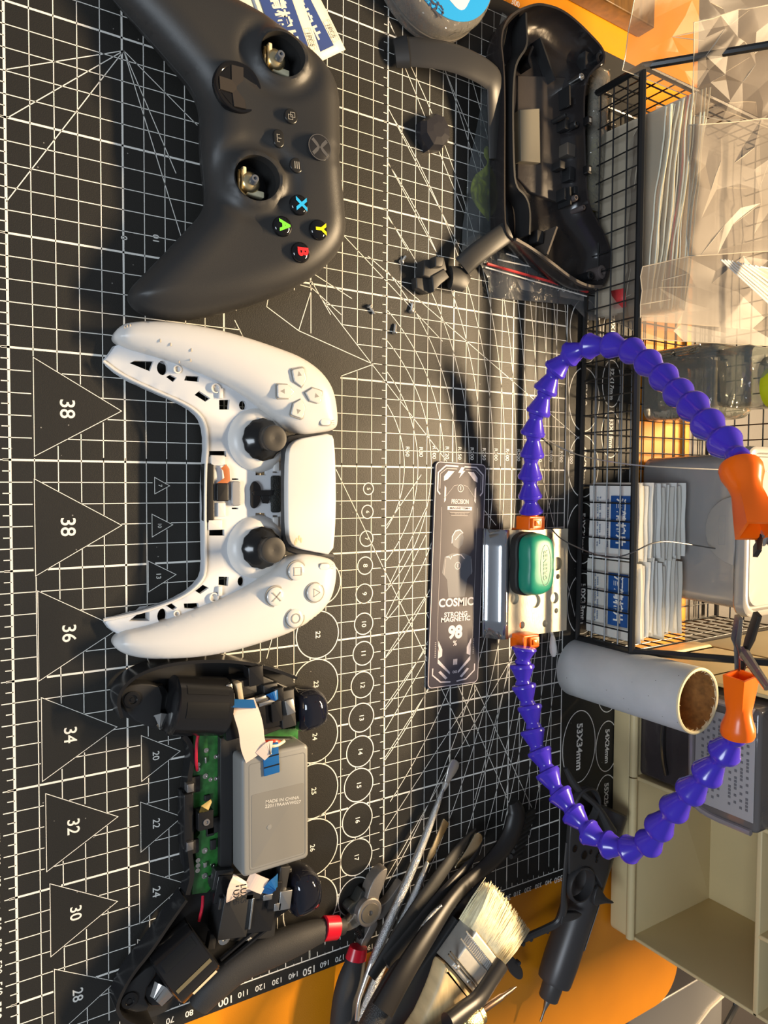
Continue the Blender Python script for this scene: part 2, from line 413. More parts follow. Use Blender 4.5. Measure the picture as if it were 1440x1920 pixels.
# ruler down the right hand edge
ra, rb = Vector((578.4, 0, Z)), Vector((588.5, 402, Z))
g.line(ra, rb, .7)
for i in range(0, 80):
    p = ra.lerp(rb, (5 * i) / 402.0); p.y = 5 * i
    g.line((p.x - (5.5 if i % 2 == 0 else 3), p.y, Z), (p.x, p.y, Z), .45)
    if i % 2 == 0 and i: g.text(str(5 * i), 5.8 if i % 10 == 0 else 4.4, ROT(-90, (p.x + (5.6 if i % 10 else 6.2), p.y, Z)), .012)
for a, bb, c, t in tri:
    g.path([a, bb, c], .6, Z, True); cx = (a[0] + bb[0]) / 2; h = c[1] - a[1]
    g.text(t, max(2.6, h * .24), ROT(0, (cx, a[1] + h * .36, Z)), .01)
for x, y, r, t in circs: g.path(circ(x, y, r, 40), .6, Z, True); g.text(t, 4.2 if r > 5 else 3.2, ROT(0, (x, y, Z)), .01)
for x, y, a, bb, t in ovals: g.path(circ(x, y, a, 48, bb), .7, Z, True); g.text(t, a * .27 + 1, ROT(0, (x, y, Z)), .03)
rr = [60, 80, 100, 120, 150, 200, 250, 300, 400, 500, 600, 700, 800, 900, 1000]
for k, r in enumerate(rr):
    pk = 213.3 + 10.05 * k; cy = pk - r; pts = []
    for i in range(81):
        X = 300 + 262 * (i / 40 - 1) if r > 250 else 300 + (math.sqrt(max(0, r * r - (200 - cy) ** 2))) * (i / 40 - 1)
        yy = cy + math.sqrt(max(0, r * r - (X - 300) ** 2))
        if yy >= 200 and 40 < X < 560: pts.append((X, yy))
    if len(pts) > 3: g.path(pts, .45, Z)
    g.text('R%d' % r, 3.9, ROT(0, (290.5, 216 + 10.05 * k - .6, Z)), .01)
diag = [((232, 95), (340, 445)), ((232, 95), (12, 130)), ((232, 95), (12, 222)), ((232, 95), (12, 378)), ((232, 95), (370, 235)), ((232, 95), (330, 325)),
        ((690, 480), (1090, 826)), ((643, 440), (830, 640)), ((728, 203), (870, 480)), ((728, 305), (822, 480)), ((728, 405), (765, 470)), ((755, 115), (870, 400)), ((830, 120), (975, 480)), ((730, 40), (752, 90)),
        ((603, 560), (930, 985)), ((630, 880), (880, 1400)), ((930, 1010), (722, 1370)), ((725, 985), (790, 890)), ((728, 1100), (800, 950)), ((722, 1160), (800, 1000)),
        ((724, 1230), (800, 1115)), ((722, 1325), (800, 1215)), ((722, 1420), (805, 1290)), ((720, 1560), (895, 1290)), ((722, 1650), (990, 1180)), ((800, 1150), (965, 1530)), ((870, 1240), (1000, 1520)),
        ((960, 1180), (1035, 930)), ((1000, 820), (1100, 1250)), ((890, 1500), (960, 1235)), ((940, 1540), (990, 1240)), ((1000, 1320), (1010, 1480)),
        ((700, 683), (560, 620)), ((560, 620), (585, 540)), ((585, 540), (640, 590)), ((560, 620), (500, 575)), ((500, 575), (510, 520)), ((510, 520), (585, 540)), ((700, 683), (640, 705)), ((583, 525), (583, 625)),
        ((583, 510), (660, 560)), ((583, 525), (620, 590)), ((440, 600), (460, 640)), ((500, 1235), (520, 1160))]
for a, bb in diag:
    a = P(*a, Z); bb = P(*bb, Z); g.line((a.x, a.y, Z), (bb.x, bb.y, Z), .42)
g.path([p for p in circ(123, 93, 30, 60)][4:24], .42, Z)
for i in range(9):
    a = math.radians(20 + 13 * i); g.line((123 + 30 * math.cos(a), 93 + 30 * math.sin(a), Z), (123 + (26 if i % 2 else 24) * math.cos(a), 93 + (26 if i % 2 else 24) * math.sin(a), Z), .4)
g.text('0', 4.2, ROT(0, (P(232, 446).x, P(232, 446).y, Z)), .01); g.text('10', 4.2, ROT(180, (P(293, 448).x, P(293, 448).y, Z)), .01)
g.text('300', 5, ROT(90, (P(966, 6).x, P(966, 6).y, Z)), .01)
for k, t in enumerate(('A2', '60', 'X', '45')): q = P(1172, 205 + 30 * k); g.text(t, 11, ROT(-90, (30 + 14 * k, 368, Z)), .06) if 0 else None
g.text('VIA', 17, ROT(90, (64, 377, Z)), .06); g.path([(30, 350), (30, 392), (150, 392)], .5, Z)
for i in range(12): g.line((40 + 10 * i, 392, Z), (40 + 10 * i, 396, Z), .5); g.text(str(20 + 10 * (i % 8)), 4, ROT(0, (40 + 10 * i, 388, Z)), .01)
g.build('printed_markings', mat('mat_print', (0.80, 0.79, 0.74), 0.55), cut)
# ---------------------------------------------------------------- black controller
def crop(ox, oy, s, pts): return [(ox + p[0] / s, oy + p[1] / s) for p in pts]
def lin(pts3): return [P(u, v, z) for u, v, z in pts3]
def face_z(rim, r, rise, extra=None):
    """height over an outline with known rim heights: rim height by nearest rim points + rounded shoulder"""
    R = np.array([(p[0], p[1]) for p in rim]); Zr = np.array([p[2] for p in rim])
    def f(V, d):
        D = np.hypot(V[:, None, 0] - R[None, :, 0], V[:, None, 1] - R[None, :, 1]) + 0.8
        W = 1 / D ** 2.5; z = (W * Zr).sum(1) / W.sum(1)
        t = np.clip(d / r, 0, 1); z = z + rise * np.sqrt(1 - (1 - t) ** 2)
        return z + (extra(V) if extra else 0)
    return f
def zat(f, outline):
    o = [(p[0], p[1]) for p in outline]
    def g(x, y):
        V = np.array([[x, y]]); return float(f(V, poly_dist(V, o))[0])
    return g
def on(zf, u, v, z=35, up=0.0):
    for _ in range(8): p = P(u, v, z); z = zf(p.x, p.y)
    p = P(u, v, z); return Vector((p.x, p.y, z + up))
matte_black = mat('black_plastic', (0.030, 0.029, 0.028), 0.42, bump=.12, bscale=4500, spec=.5)
gloss_black = mat('gloss_black', (0.006, 0.006, 0.007), 0.08, spec=.6)
dark_soft = mat('dark_rubber', (0.015, 0.015, 0.015), 0.6, bump=.15, bscale=3000)
white_pl = mat('white_plastic', (0.66, 0.645, 0.62), 0.34, bump=.04, bscale=3000, var=.02, vscale=40)

xb = thing('game_controller', (158, 100, 0), 'black game controller with bare stick wells and coloured letter buttons', 'game controller')
A = (P(528, 103, 44) + P(562.5, 428.7, 44)) / 2; B = (P(446, 165, 44) + P(478, 335, 44)) / 2
ax = (A - B).xy.normalized(); lat = Vector((ax.y, -ax.x)); org = B.xy
def mirror(p):
    q = Vector(p[:2]) - org; t = q.dot(lat); q = q - lat * 2 * t; return Vector((org.x + q.x, org.y + q.y, p[2]))
half = [(600, 900, 19), (622, 1060, 18), (616, 1140, 17), (582, 1215, 16), (500, 1300, 15), (370, 1440, 13), (240, 1570, 11), (184, 1632, 10), (176, 1690, 9), (222, 1748, 9), (310, 1788, 10), (450, 1808, 12), (600, 1792, 14),
        (760, 1752, 17), (900, 1710, 20), (1060, 1650, 23), (1200, 1575, 26), (1310, 1480, 28), (1372, 1390, 29), (1388, 1290, 29), (1378, 1180, 30), (1362, 1000, 31), (1348, 860, 31)]
low = [P(180 + x / 3, y / 3, z) for x, y, z in half]
rim = low + [mirror(p) for p in low[::-1]]
rim = smooth([tuple(p) for p in rim], 2)
a = sum(rim[i][0] * rim[(i + 1) % len(rim)][1] - rim[(i + 1) % len(rim)][0] * rim[i][1] for i in range(len(rim)))
if a < 0: rim = rim[::-1]
xl = [(488, 335, 10.3), (527, 104, 10.3)]
fz0 = face_z(rim, 15, 14)
swc = []
zx0 = zat(fz0, rim)
for u, v, r in ((480, 336, 10.5), (528, 104, 10.5)): q = on(zx0, u, v); swc.append((q.x, q.y, r))
def bumps(V):
    z = np.zeros(len(V))
    for x, y, r in swc:
        d = np.hypot(V[:, 0] - x, V[:, 1] - y); z += 2.2 * np.exp(-((d - r - .8) / 1.9) ** 2) - 1.3 * np.exp(-((d - r - 7) / 3.2) ** 2)
    return z
fz = face_z(rim, 15, 14, bumps); zx = zat(fz, rim)
m = MB(); m.cdt([p[:2] for p in rim], [circ(x, y, r, 44) for x, y, r in swc], fz, 1.7,
      rings=[(0.0, lambda x, y, z: z - .9), (0.9, lambda x, y, z: z - 1.0), (0.9, lambda x, y, z: z - 1.7), (0.2, lambda x, y, z: z - 2.0), (1.5, lambda x, y, z: max(4, z * .55)), (6, lambda x, y, z: 2.0), (10, lambda x, y, z: .3)], hole_depth=5, fine=(.35, .8, 1.5, 2.6, 4.2), capb=False)
m.build('shell', matte_black, xb, ang=50)
# shoulder bumper lip
bp = MB(); pts = [on(zx, u, v, 30) for u, v in ((632, 330), (640, 400), (633, 455), (610, 510))]
mech_g = mat('brass_metal', (0.75, 0.62, 0.36), 0.28, metal=.9); mech_c = mat('cream_plastic', (0.72, 0.66, 0.45), 0.4)
for k, (x, y, r) in enumerate(swc):
    zt = zx(x + r + 1, y); w_ = MB()
    w_.lathe([(r + .3, -1.2), (r + .2, -5), (r - .2, -13), (.1, -13)], Matrix.Translation((x, y, zt)), 36, cap=(False, True))
    well = w_.build('stick_well', dark_soft, xb)
    b_ = MB(); F = Matrix.Translation((x, y, zt - 9))
    b_.box((0, -1.5, -1.5), (12, 8, 4), F, .8); b_.box((4.5, 2, 0), (3, 9, 5), F, .6); b_.box((-3.5, -4.2, 1), (6, 2, 5), F, .5)
    b_.build('stick_module', mech_c, xb)
    s_ = MB(); s_.lathe([(5.6, 0), (5.3, 2.2), (4.0, 3.8), (2.4, 4.3)], F @ Matrix.Translation((0, -1, 0)), 20); s_.tube([(-5, -6, 1), (0, -7, 3.5), (5, -6, 1)], .6, 6, F); s_.box((0, -5.6, 2), (9, .6, 4), F)
    s_.build('metal_cage', mech_g, xb)
    t_ = MB(); t_.lathe([(2.1, 0), (1.9, 5), (1.6, 5.4), (.8, 5.4), (.7, 4.5)], F @ Matrix.Translation((0, 0, 3)) @ Matrix.Rotation(.15, 4, 'X'), 14); t_.build('stick_post', mat('grey_post', (.10, .11, .13), .35), xb)
ang0 = math.degrees(math.atan2(ax.y, ax.x)) - 90
# directional disc
q = on(zx, 446, 165, 35)
d_ = MB(); T = ROT(ang0, (q.x, q.y, q.z))
d_.lathe([(11.9, -2), (11.9, .5), (11.4, 1.3), (10.7, 1.3), (9.5, .7)], T, 44, cap=(False, False)); disc = d_.build('directional_disc', gloss_black, xb)
f_ = MB(); f_.flat = True
c8 = [(9.7 * math.cos(math.radians(22.5 + 45 * i)), 9.7 * math.sin(math.radians(22.5 + 45 * i)), .8) for i in range(8)]
for i in range(8):
    p, r2 = c8[i], c8[(i + 1) % 8]; aa = math.atan2((p[1] + r2[1]), (p[0] + r2[0])); f_.add([(0, 0, -.9), p, r2], [(0, 1, 2)], T)
f_.lathe([(9.6, .75), (.1, -1.2)], T, 32, cap=(False, False)); f_.build('facets', gloss_black, disc)
f_ = MB()
for k in range(2):
    M2 = T @ Matrix.Rotation(math.pi / 2 * k, 4, 'Z')
    f_.add([(-9.3, -2.9, 1.3), (-9.3, 2.9, 1.3), (0, 2.9, -.2), (0, -2.9, -.2), (9.3, -2.9, 1.3), (9.3, 2.9, 1.3), (-9.3, -3.1, .2), (-9.3, 3.1, .2), (9.3, -3.1, .2), (9.3, 3.1, .2), (0, 2.8, -1), (0, -2.8, -1)], [(0, 3, 2, 1), (3, 4, 5, 2), (1, 2, 10, 7), (2, 5, 9, 10), (0, 6, 11, 3), (3, 11, 8, 4), (0, 1, 7, 6), (4, 8, 9, 5)], M2)
f_.flat = True; f_.build('cross', mat('cross_black', (.035, .03, .026), .16, spec=.7), disc)
for t, u, v, col in (('X', 560.5, 385, (.02, .38, .75)), ('A', 529.3, 425, (.16, .65, .05)), ('Y', 597, 431.5, (.85, .72, .01)), ('B', 563.3, 473.5, (.75, .02, .03))):
    q = on(zx, u, v, 35, 0); T = ROT(ang0, q)
    b_ = MB(); b_.lathe([(5.0, -.6), (4.9, .6), (4.4, 1.3), (3.2, 1.9), (1.6, 2.2), (.05, 2.3)], T, 30, cap=(False, False)); bt = b_.build('face_button', gloss_black, xb, label='glossy black button with letter ' + t)
    l_ = MB(); l_.text(t, 7.4, T, .05, lift=2.42); l_.build('letter', mat('letter_' + t, col, .3), bt)
    r_ = MB(); r_.lathe([(5.0, .1), (5.4, .15), (5.6, -.2)], T, 30, cap=(False, False)); 
for nm, u, v, sx, sy in (('view_button', 545, 219, 7.2, 7.2), ('menu_button', 555, 311, 7.2, 7.2), ('share_button', 521.5, 260.5, 8.6, 5.6)):
    q = on(zx, u, v, 35, 0); T = ROT(ang0, q)
    b_ = MB(); b_.slab(rrect(0, 0, sx, sy, min(sx, sy) / 2 - .05, 6), -.6, 1.0, T, .6); bt = b_.build(nm, mat('satin_black', (.014, .014, .014), .25), xb)
    l_ = MB()
    if nm[0] == 'm':
        for k in (-1, 0, 1): l_.box((0, k * 1.1, 1.1), (3.4, .35, .15), T)
    elif nm[0] == 'v':
        for cx, cy in ((-.6, .6), (.6, -.6)): l_.path([(T @ Vector((cx + a * 1.1, cy + b2 * 1.1, 0))).xy for a, b2 in ((-1, -1), (1, -1), (1, 1), (-1, 1))], .3, q.z + 1.12, True)
    else: l_.path([(T @ Vector((a * 1.7, b2 * 1.0, 0))).xy for a, b2 in ((-1, .4), (-1, -1), (1, -1), (1, .4))], .3, q.z + 1.12); l_.path([(T @ Vector((0, y_, 0))).xy for y_ in (-.4, 1.2)], .3, q.z + 1.12)
    l_.build('icon', mat('icon_grey', (.32, .31, .28), .5), bt)
q = on(zx, 598.5, 277, 35, 0); T = ROT(ang0, q + Vector((0, 0, .2)))
b_ = MB(); b_.lathe([(6.3, -.8), (6.2, .3), (5.8, .5)], T, 36); lg = b_.build('logo_button', mat('logo_dark', (.02, .02, .022), .2), xb)
l_ = MB()
for s1 in (1, -1):
    for s2 in (1, -1):
        l_.add([(0, 0, .62), (s1 * 1.9, s2 * 1.1, .62), (s1 * 4.1, s2 * 3.4, .62), (s1 * 2.9, s2 * 4.5, .62), (0, s2 * 1.5, .62)], [(0, 1, 2, 3, 4) if s1 * s2 > 0 else (4, 3, 2, 1, 0)], T)
l_.path([(T @ Vector((6 * math.cos(a / 20 * math.pi), 6 * math.sin(a / 20 * math.pi), 0))).xy for a in range(40)], .35, T.translation.z + .55, True)
l_.build('cross_emblem', mat('logo_grey', (.075, .075, .08), .3), lg)
# ---------------------------------------------------------------- white controller front shell
W0 = (180, 580); WS = 2.823
def wc(pts, z): return [P(W0[0] + x / WS, W0[1] + y / WS, (z(x, y) if callable(z) else z)) for x, y in pts]
ws = thing('controller_front_shell', (312, 100, 0), 'white controller front shell with two black thumbsticks, opened in the middle', 'game controller')
zr = lambda x, y: 5 + 17 * min(1, max(0, (x - 60) / 1000)) ** .8          # rim height grows from the grip tips to the shoulders
up = [(165, 70), (290, 60), (450, 70), (640, 105), (800, 150), (950, 200), (1080, 250), (1180, 320), (1240, 400), (1264, 480), (1276, 590), (1262, 640), (1180, 655), (1090, 666), (1020, 640), (960, 590), (880, 520), (760, 432), (620, 362), (480, 302), (330, 250), (200, 212), (135, 188), (98, 160), (95, 130), (120, 95)]
lw = [(90, 1770), (105, 1735), (150, 1708), (220, 1695), (300, 1672), (450, 1620), (600, 1562), (750, 1500), (880, 1430), (960, 1362), (1020, 1312), (1085, 1290), (1180, 1303), (1252, 1325), (1268, 1372), (1262, 1450), (1240, 1530), (1190, 1600), (1100, 1670), (1000, 1722), (850, 1772), (700, 1815), (550, 1840), (400, 1850), (270, 1850), (170, 1832), (110, 1802)]
wing_z = {}
for nm, ol in (('upper', up), ('lower', lw)):
    r = smooth([tuple(p) for p in wc(ol, lambda x, y: zr(x, y) + 3)], 2)
    if sum(r[i][0] * r[(i + 1) % len(r)][1] - r[(i + 1) % len(r)][0] * r[i][1] for i in range(len(r))) < 0: r = r[::-1]
    f = face_z(r, 13, 7.5); wing_z[nm] = zat(f, r)
    m = MB(); m.cdt([p[:2] for p in r], [], f, 2.0, rings=[(0, -1.2), (.3, lambda x, y, z: max(1.5, z - 7)), (2.5, lambda x, y, z: max(.4, z - 12))], fine=(.5, 1.2, 2.4), capb=False)
    wg = m.build('grip_panel', white_pl, ws, ang=60)
    if nm == 'upper':
        ls = [on(wing_z['upper'], W0[0] + x / WS, W0[1] + y / WS, 25, 0) for x, y in ((1075, 360), (1070, 525), (1000, 435), (1150, 455))]
        s_ = MB()
        for x, y in ((165, 92), (152, 98), (180, 88), (340, 165), (440, 275), (500, 268), (395, 185), (505, 215)):
            q = on(wing_z['upper'], W0[0] + x / WS, W0[1] + y / WS, 20, .1); s_.lathe([(.5, 0), (.2, .25)], Matrix.Translation(q) @ Matrix.Diagonal((2.2, 1, 1, 1)), 6)
        s_.build('scuff_marks', mat('scuff', (.45, .40, .34), .6), wg)
tp = wc([(1248, 655), (1266, 700), (1274, 960), (1270, 1150), (1256, 1302), (1160, 1285), (1060, 1265), (1026, 1236), (1015, 1180), (1012, 960), (1015, 780), (1026, 720), (1070, 686), (1160, 670)], 29)
m = MB(); m.slab(smooth([tuple(p) for p in tp], 1), 24, 29, bev=.9, botbev=0); tpo = m.build('touchpad', white_pl, ws)
s_ = MB(); [s_.lathe([(.9, 0), (.3, .1)], Matrix.Translation(P(W0[0] + x / WS, W0[1] + y / WS, 29.02)) @ Matrix.Diagonal((1.6, .8, 1, 1)), 8) for x, y in ((1062, 1222), (1075, 1210), (1055, 1235), (1085, 1222))]; s_.build('scuff_marks', mat('stain', (.55, .47, .30), .6), tpo)
# inner base shell
base = [(40, 275), (130, 345), (300, 425), (450, 488), (535, 540), (578, 600), (592, 700), (580, 850), (576, 1000), (578, 1200), (582, 1380), (562, 1440), (470, 1520), (300, 1588), (130, 1630), (40, 1645),
        (80, 1700), (160, 1735), (400, 1700), (700, 1610), (900, 1500), (990, 1350), (1000, 1000), (1000, 640), (880, 480), (700, 380), (400, 255), (200, 190), (110, 180), (70, 240)]
zb = lambda x, y: 4 + 13 * min(1, max(0, (x - 60) / 500))
rb_ = [tuple(p) for p in wc(base, zb)]; rb_ = smooth(rb_, 1)
if sum(rb_[i][0] * rb_[(i + 1) % len(rb_)][1] - rb_[(i + 1) % len(rb_)][0] * rb_[i][1] for i in range(len(rb_))) < 0: rb_ = rb_[::-1]
fb = face_z(rb_, 2, .5); zbs = zat(fb, rb_)
holes = [[(178, 285), (205, 272), (305, 275), (285, 328)], [(372, 358), (395, 345), (430, 362), (408, 385)], [(470, 375), (480, 350), (555, 352), (550, 382)], [(525, 452), (552, 430), (610, 470), (582, 488)], [(655, 478), (710, 478), (706, 530), (655, 530)],
         [(172, 1650), (230, 1605), (283, 1602), (283, 1650)], [(370, 1568), (400, 1556), (430, 1580), (408, 1592)], [(465, 1558), (545, 1556), (552, 1588), (470, 1584)], [(525, 1490), (565, 1458), (600, 1475), (555, 1508)], [(650, 1415), (705, 1417), (700, 1465), (650, 1460)],
         [(598, 750), (690, 750), (690, 780), (598, 780)], [(846, 850), (902, 850), (902, 878), (846, 878)], [(846, 1078), (902, 1078), (902, 1102), (846, 1102)], [(598, 1165), (680, 1165), (680, 1198), (598, 1198)], [(720, 895), (755, 895), (755, 903), (720, 903)], [(720, 1050), (755, 1050), (755, 1058), (720, 1058)], [(935, 858), (965, 858), (965, 866), (935, 866)], [(935, 1090), (965, 1090), (965, 1098), (935, 1098)]]
hol = [[p.xy.to_tuple() for p in wc(h, zb)] for h in holes]
for cx, cy, rx, ry in ((352, 310, 3.4, 2.4), (350, 1622, 3.6, 2.2), (778, 508, 2.3, 2.0), (770, 1440, 2.5, 1.9), (235, 1722, .1, .1)):
    if rx < 1: continue
    p = wc([(cx, cy)], zb)[0]; hol.append([(p.x + a, p.y + b2) for a, b2 in circ(0, 0, rx, 16, ry)])
m = MB(); m.cdt([p[:2] for p in rb_], hol, fb, 2.2, rings=[(0, -1.5), (-.4, lambda x, y, z: max(1.0, z - 6)), (1.5, lambda x, y, z: max(.3, z - 12))], hole_depth=2.5, fine=(.7,), capb=False)
bs = m.build('inner_shell', mat('white_inner', (.62, .635, .66), .38), ws, ang=50)
rimline = wc([(40, 275), (130, 345), (300, 425), (450, 488), (535, 540), (578, 600), (592, 700), (580, 850), (578, 1200), (582, 1380), (562, 1440), (470, 1520), (300, 1588), (130, 1630), (40, 1645)], lambda x, y: zb(x, y) + 1.2)
m = MB(); m.tube(smooth([tuple(p) for p in rimline], 2, False), .8, 6); m.build('rim_bead', white_pl, bs)
for x, y, r in ((430, 318, 2.0), (635, 418, 2.4), (625, 1525, 2.4), (425, 1610, 1.6)):
    p = wc([(x, y)], zb)[0]; m = MB(); m.lathe([(r, 0), (r, 1.4), (r - .6, 1.4), (r - .6, .2)], Matrix.Translation((p.x, p.y, zbs(p.x, p.y) - .1)), 16, cap=(False, True)); m.build('screw_boss', white_pl, bs)
for x, y, sx, sy in ((660, 445, 5, 2), (655, 1490, 5, 2), (740, 685, 8, 1.4), (738, 1265, 8, 1.4), (950, 830, 5, 3), (945, 1125, 5, 3), (640, 800, 5, 7), (625, 1140, 5, 7), (660, 1060, 7, 4)):
    p = wc([(x, y)], zb)[0]; m = MB(); m.box((p.x, p.y, zbs(p.x, p.y) + .7), (sx, sy, 1.8), None, .3); m.build('clip_rib', white_pl, bs)
# stick domes, sticks
for x, y in ((850, 690), (845, 1262)):
    p = wc([(x + 30, y)], 22)[0]
    m = MB(); m.lathe([(17, -5), (16, 0), (13.2, 3.2), (10.2, 4.2), (9.4, 4.0)], Matrix.Translation((p.x, p.y, 17.5)), 40, cap=(False, False)); m.build('stick_cup', white_pl, ws)
    m = MB(); m.lathe([(9.5, 3.6), (10.4, 4.2), (10.6, 5.4), (9.6, 6.8), (8.4, 7.6), (6.6, 9.2), (5.2, 10.5), (4.6, 12)], Matrix.Translation((p.x, p.y, 17.5)), 48, cap=(True, False), wob=lambda i, k: (.28 * math.cos(i * math.pi / 2) if k in (1, 2) else 0))
    st = m.build('thumbstick', mat('stick_gloss', (.012, .012, .012), .18), ws)
    m = MB(); m.lathe([(4.6, 11), (5.6, 13), (6.3, 16.5), (6.6, 18.5), (6.2, 19.8), (5.0, 20.2), (2.5, 20.0), (.05, 19.8)], Matrix.Translation((p.x, p.y, 17.5)), 36, cap=(False, False)); m.build('stick_cap', mat('stick_cap', (.028, .026, .024), .5), st)
# black gap trim behind sticks and touchpad
m = MB(); m.tube([tuple(p) for p in wc([(1245, 650), (1160, 665), (1070, 680), (1020, 690), (1000, 720), (1000, 960), (1000, 1220), (1020, 1262), (1060, 1275), (1160, 1295), (1250, 1312)], 23.5)], 2.2, 8); m.build('black_trim', mat('trim_grey', (.05, .05, .052), .4), ws)
clear = mat('clear_button', (.62, .61, .58), .12, coat=.6)
rimg = mat('button_rim', (.28, .27, .25), .3)
ctr = wc([(1072, 442)], 27)[0]
for (x, y), q in zip(((1075, 360), (1070, 525), (1000, 435), (1150, 455)), ls):
    dv = Vector((q.x - ctr.x, q.y - ctr.y)); an = math.degrees(math.atan2(dv.y, dv.x)); T = ROT(an, (q.x, q.y, q.z - .3))
    sh = [(-5.6, 0), (-1.8, -3.9), (4.2, -3.9), (5, -3), (5, 3), (4.2, 3.9), (-1.8, 3.9)]
    m = MB(); m.slab(sh, -.5, .45, T, .1); m.build('direction_key_surround', rimg, ws)
    m = MB(); m.slab([(a * .87, b2 * .87) for a, b2 in sh], -.3, 1.3, T, .5); k_ = m.build('direction_key', clear, ws)
    m = MB(); m.add([(3, 0, 1.36), (.6, 1.2, 1.36), (.6, -1.2, 1.36)], [(0, 1, 2)], T); m.build('arrow_mark', rimg, k_)
for t, x, y in (('square', 1062, 1386), ('triangle', 1158, 1498), ('cross', 950, 1520), ('circle', 1052, 1634)):
    q = on(wing_z['lower'], W0[0] + x / WS, W0[1] + y / WS, 25, 0); T = Matrix.Translation((q.x, q.y, q.z - .3))
    m = MB(); m.lathe([(5.5, -.6), (5.5, .4), (4.9, .45)], T, 32); m.build('face_button_surround', rimg, ws)
    m = MB(); m.lathe([(4.8, 0), (4.7, .9), (4.1, 1.4), (2, 1.6), (.05, 1.65)], T, 32, cap=(False, False)); k_ = m.build('face_button', clear, ws)
    m = MB(); zz = q.z + 1.5
    if t == 'square': m.path([(q.x + a * 2, q.y + b2 * 2) for a, b2 in ((-1, -1), (1, -1), (1, 1), (-1, 1))], .5, zz, True)
    if t == 'triangle': m.path([(q.x + 2.4 * math.cos(math.radians(90 + 120 * i)), q.y + 2.4 * math.sin(math.radians(90 + 120 * i))) for i in range(3)], .5, zz, True)
    if t == 'cross': m.path([(q.x - 2.3, q.y - 2.3), (q.x + 2.3, q.y + 2.3)], .5, zz); m.path([(q.x + 2.3, q.y - 2.3), (q.x - 2.3, q.y + 2.3)], .5, zz)
    if t == 'circle': m.path(circ(q.x, q.y, 2.3, 24), .5, zz, True)
    m.build('symbol', rimg, k_)
for nm, x, y, k in (('create_button', 1212, 597, 'upper'), ('options_button', 1208, 1363, 'lower')):
    q = on(wing_z[k], W0[0] + x / WS, W0[1] + y / WS, 25, 0); T = Matrix.Translation((q.x, q.y, q.z - .2))
    m = MB(); m.slab(rrect(0, 0, 4.0, 6.6, 1.9, 6), -.5, .4, T, .1); m.build(nm + '_surround', rimg, ws)
    m = MB(); m.slab(rrect(0, 0, 3.3, 5.9, 1.6, 6), -.5, .9, T, .3); m.build(nm, white_pl, ws)
    m = MB(); [m.line((q.x + (i - 1) * .9, q.y + 4.2, q.z + .35 - .05 * 0), (q.x + (i - 1) * 1.3, q.y + 5.4, q.z + .3), .25) for i in range(3)]; m.build('tick_marks', rimg, ws)
# centre parts
def cbox(nm, x, y, sx, sy, z0, z1, mt, bev=.4, rot=0, par=None):
    p = wc([(x, y)], zb)[0]; m = MB(); m.slab(rrect(0, 0, sx, sy, min(bev * 2, sx / 2.1, sy / 2.1), 4), z0, z1, ROT(rot, (p.x, p.y, 0)), bev); return m.build(nm, mt, par or ws)
cbox('mute_button', 735, 975, 12.5, 5.2, 17, 19.2, mat('grey_clear', (.28, .28, .29), .15), .8)
cbox('speaker_grille', 948, 978, 19, 5.4, 17, 18.6, mat('speaker_black', (.02, .022, .02), .5, bump=1, bscale=1500), .6)
cbox('port_block', 598, 972, 29, 4.6, 11, 18.8, mat('port_black', (.012, .012, .013), .3), .6)
cbox('microphone_block', 660, 968, 9, 6, 17, 20, mat('port_black', (0, 0, 0)), .4)
fx = MB(); pts = wc([(675, 830), (690, 850), (695, 900), (650, 935)], 19.2); fx.tube([tuple(p) for p in pts], 1.7, 4, flat=.15); fx.build('ribbon_cable', mat('copper_flex', (.42, .13, .04), .35), ws)
p = wc([(845, 980)], zb)[0]; m = MB(); Tz = Matrix.Translation((p.x, p.y, 0))
m.slab([(-1.4, -2.6), (.6, -2.0), (.6, 8.8), (-2.2, 9.6), (-2.2, -1)], 17.4, 18.8, Tz, .2)
m.slab([(.6, 2.4), (4.5, 3.4), (4.7, 6.2), (2.6, 7.2), (.6, 7.0)], 17.4, 18.7, Tz, .2)
m.slab(smooth([(-7.6, -1.2), (-4, -3.6), (0, -3.2), (6, -3.4), (7.6, -1), (4, 2.2), (0, 2), (-4, 2.6)], 2), 17.4, 18.5, Tz, .2)
m.build('logo_button', mat('port_black', (0, 0, 0)), ws)
# ---------------------------------------------------------------- opened controller with its board and battery
G = lambda x, y, z=0: P(180 + x / 2.744, 1220 + y / 2.744, z)
gc = thing('opened_controller', (478, 95, 0), 'opened black controller base with green circuit board, grey battery and ribbon cables', 'game controller')
bk = mat('inner_black', (.011, .011, .012), .2, spec=.6); bk2 = mat('inner_matte', (.02, .02, .021), .45); pcb = mat('pcb_green', (.03, .17, .035), .3, var=.35, vscale=260, coat=.5)
red = mat('wire_red', (.6, .02, .05), .35); tin = mat('tin', (.7, .7, .68), .25, metal=1); wht = mat('white_flex', (.72, .58, .50), .4)
sh = [(95, 240), (130, 165), (210, 105), (340, 62), (500, 42), (700, 42), (880, 80), (1010, 130), (1040, 220), (1040, 420), (1075, 480), (1085, 1060), (1010, 1120), (990, 1330), (920, 1390), (915, 1490), (760, 1590), (600, 1715), (400, 1845), (280, 1900), (180, 1900), (110, 1855), (92, 1785),
      (170, 1640), (270, 1520), (370, 1370), (450, 1260), (470, 1150), (432, 1075), (445, 900), (440, 660), (480, 560), (465, 455), (440, 428), (300, 405), (165, 352), (118, 325)]
shp = smooth([G(x, y, 4).xy.to_tuple() for x, y in sh], 2); shp = ccw(shp)
m = MB(); m.cdt(shp, [], lambda V, d: 3.0 + 0 * d, 3, rings=[(0, -2), (1, lambda x, y, z: .3)], capb=False)
m.build('bottom_shell', bk2, gc)
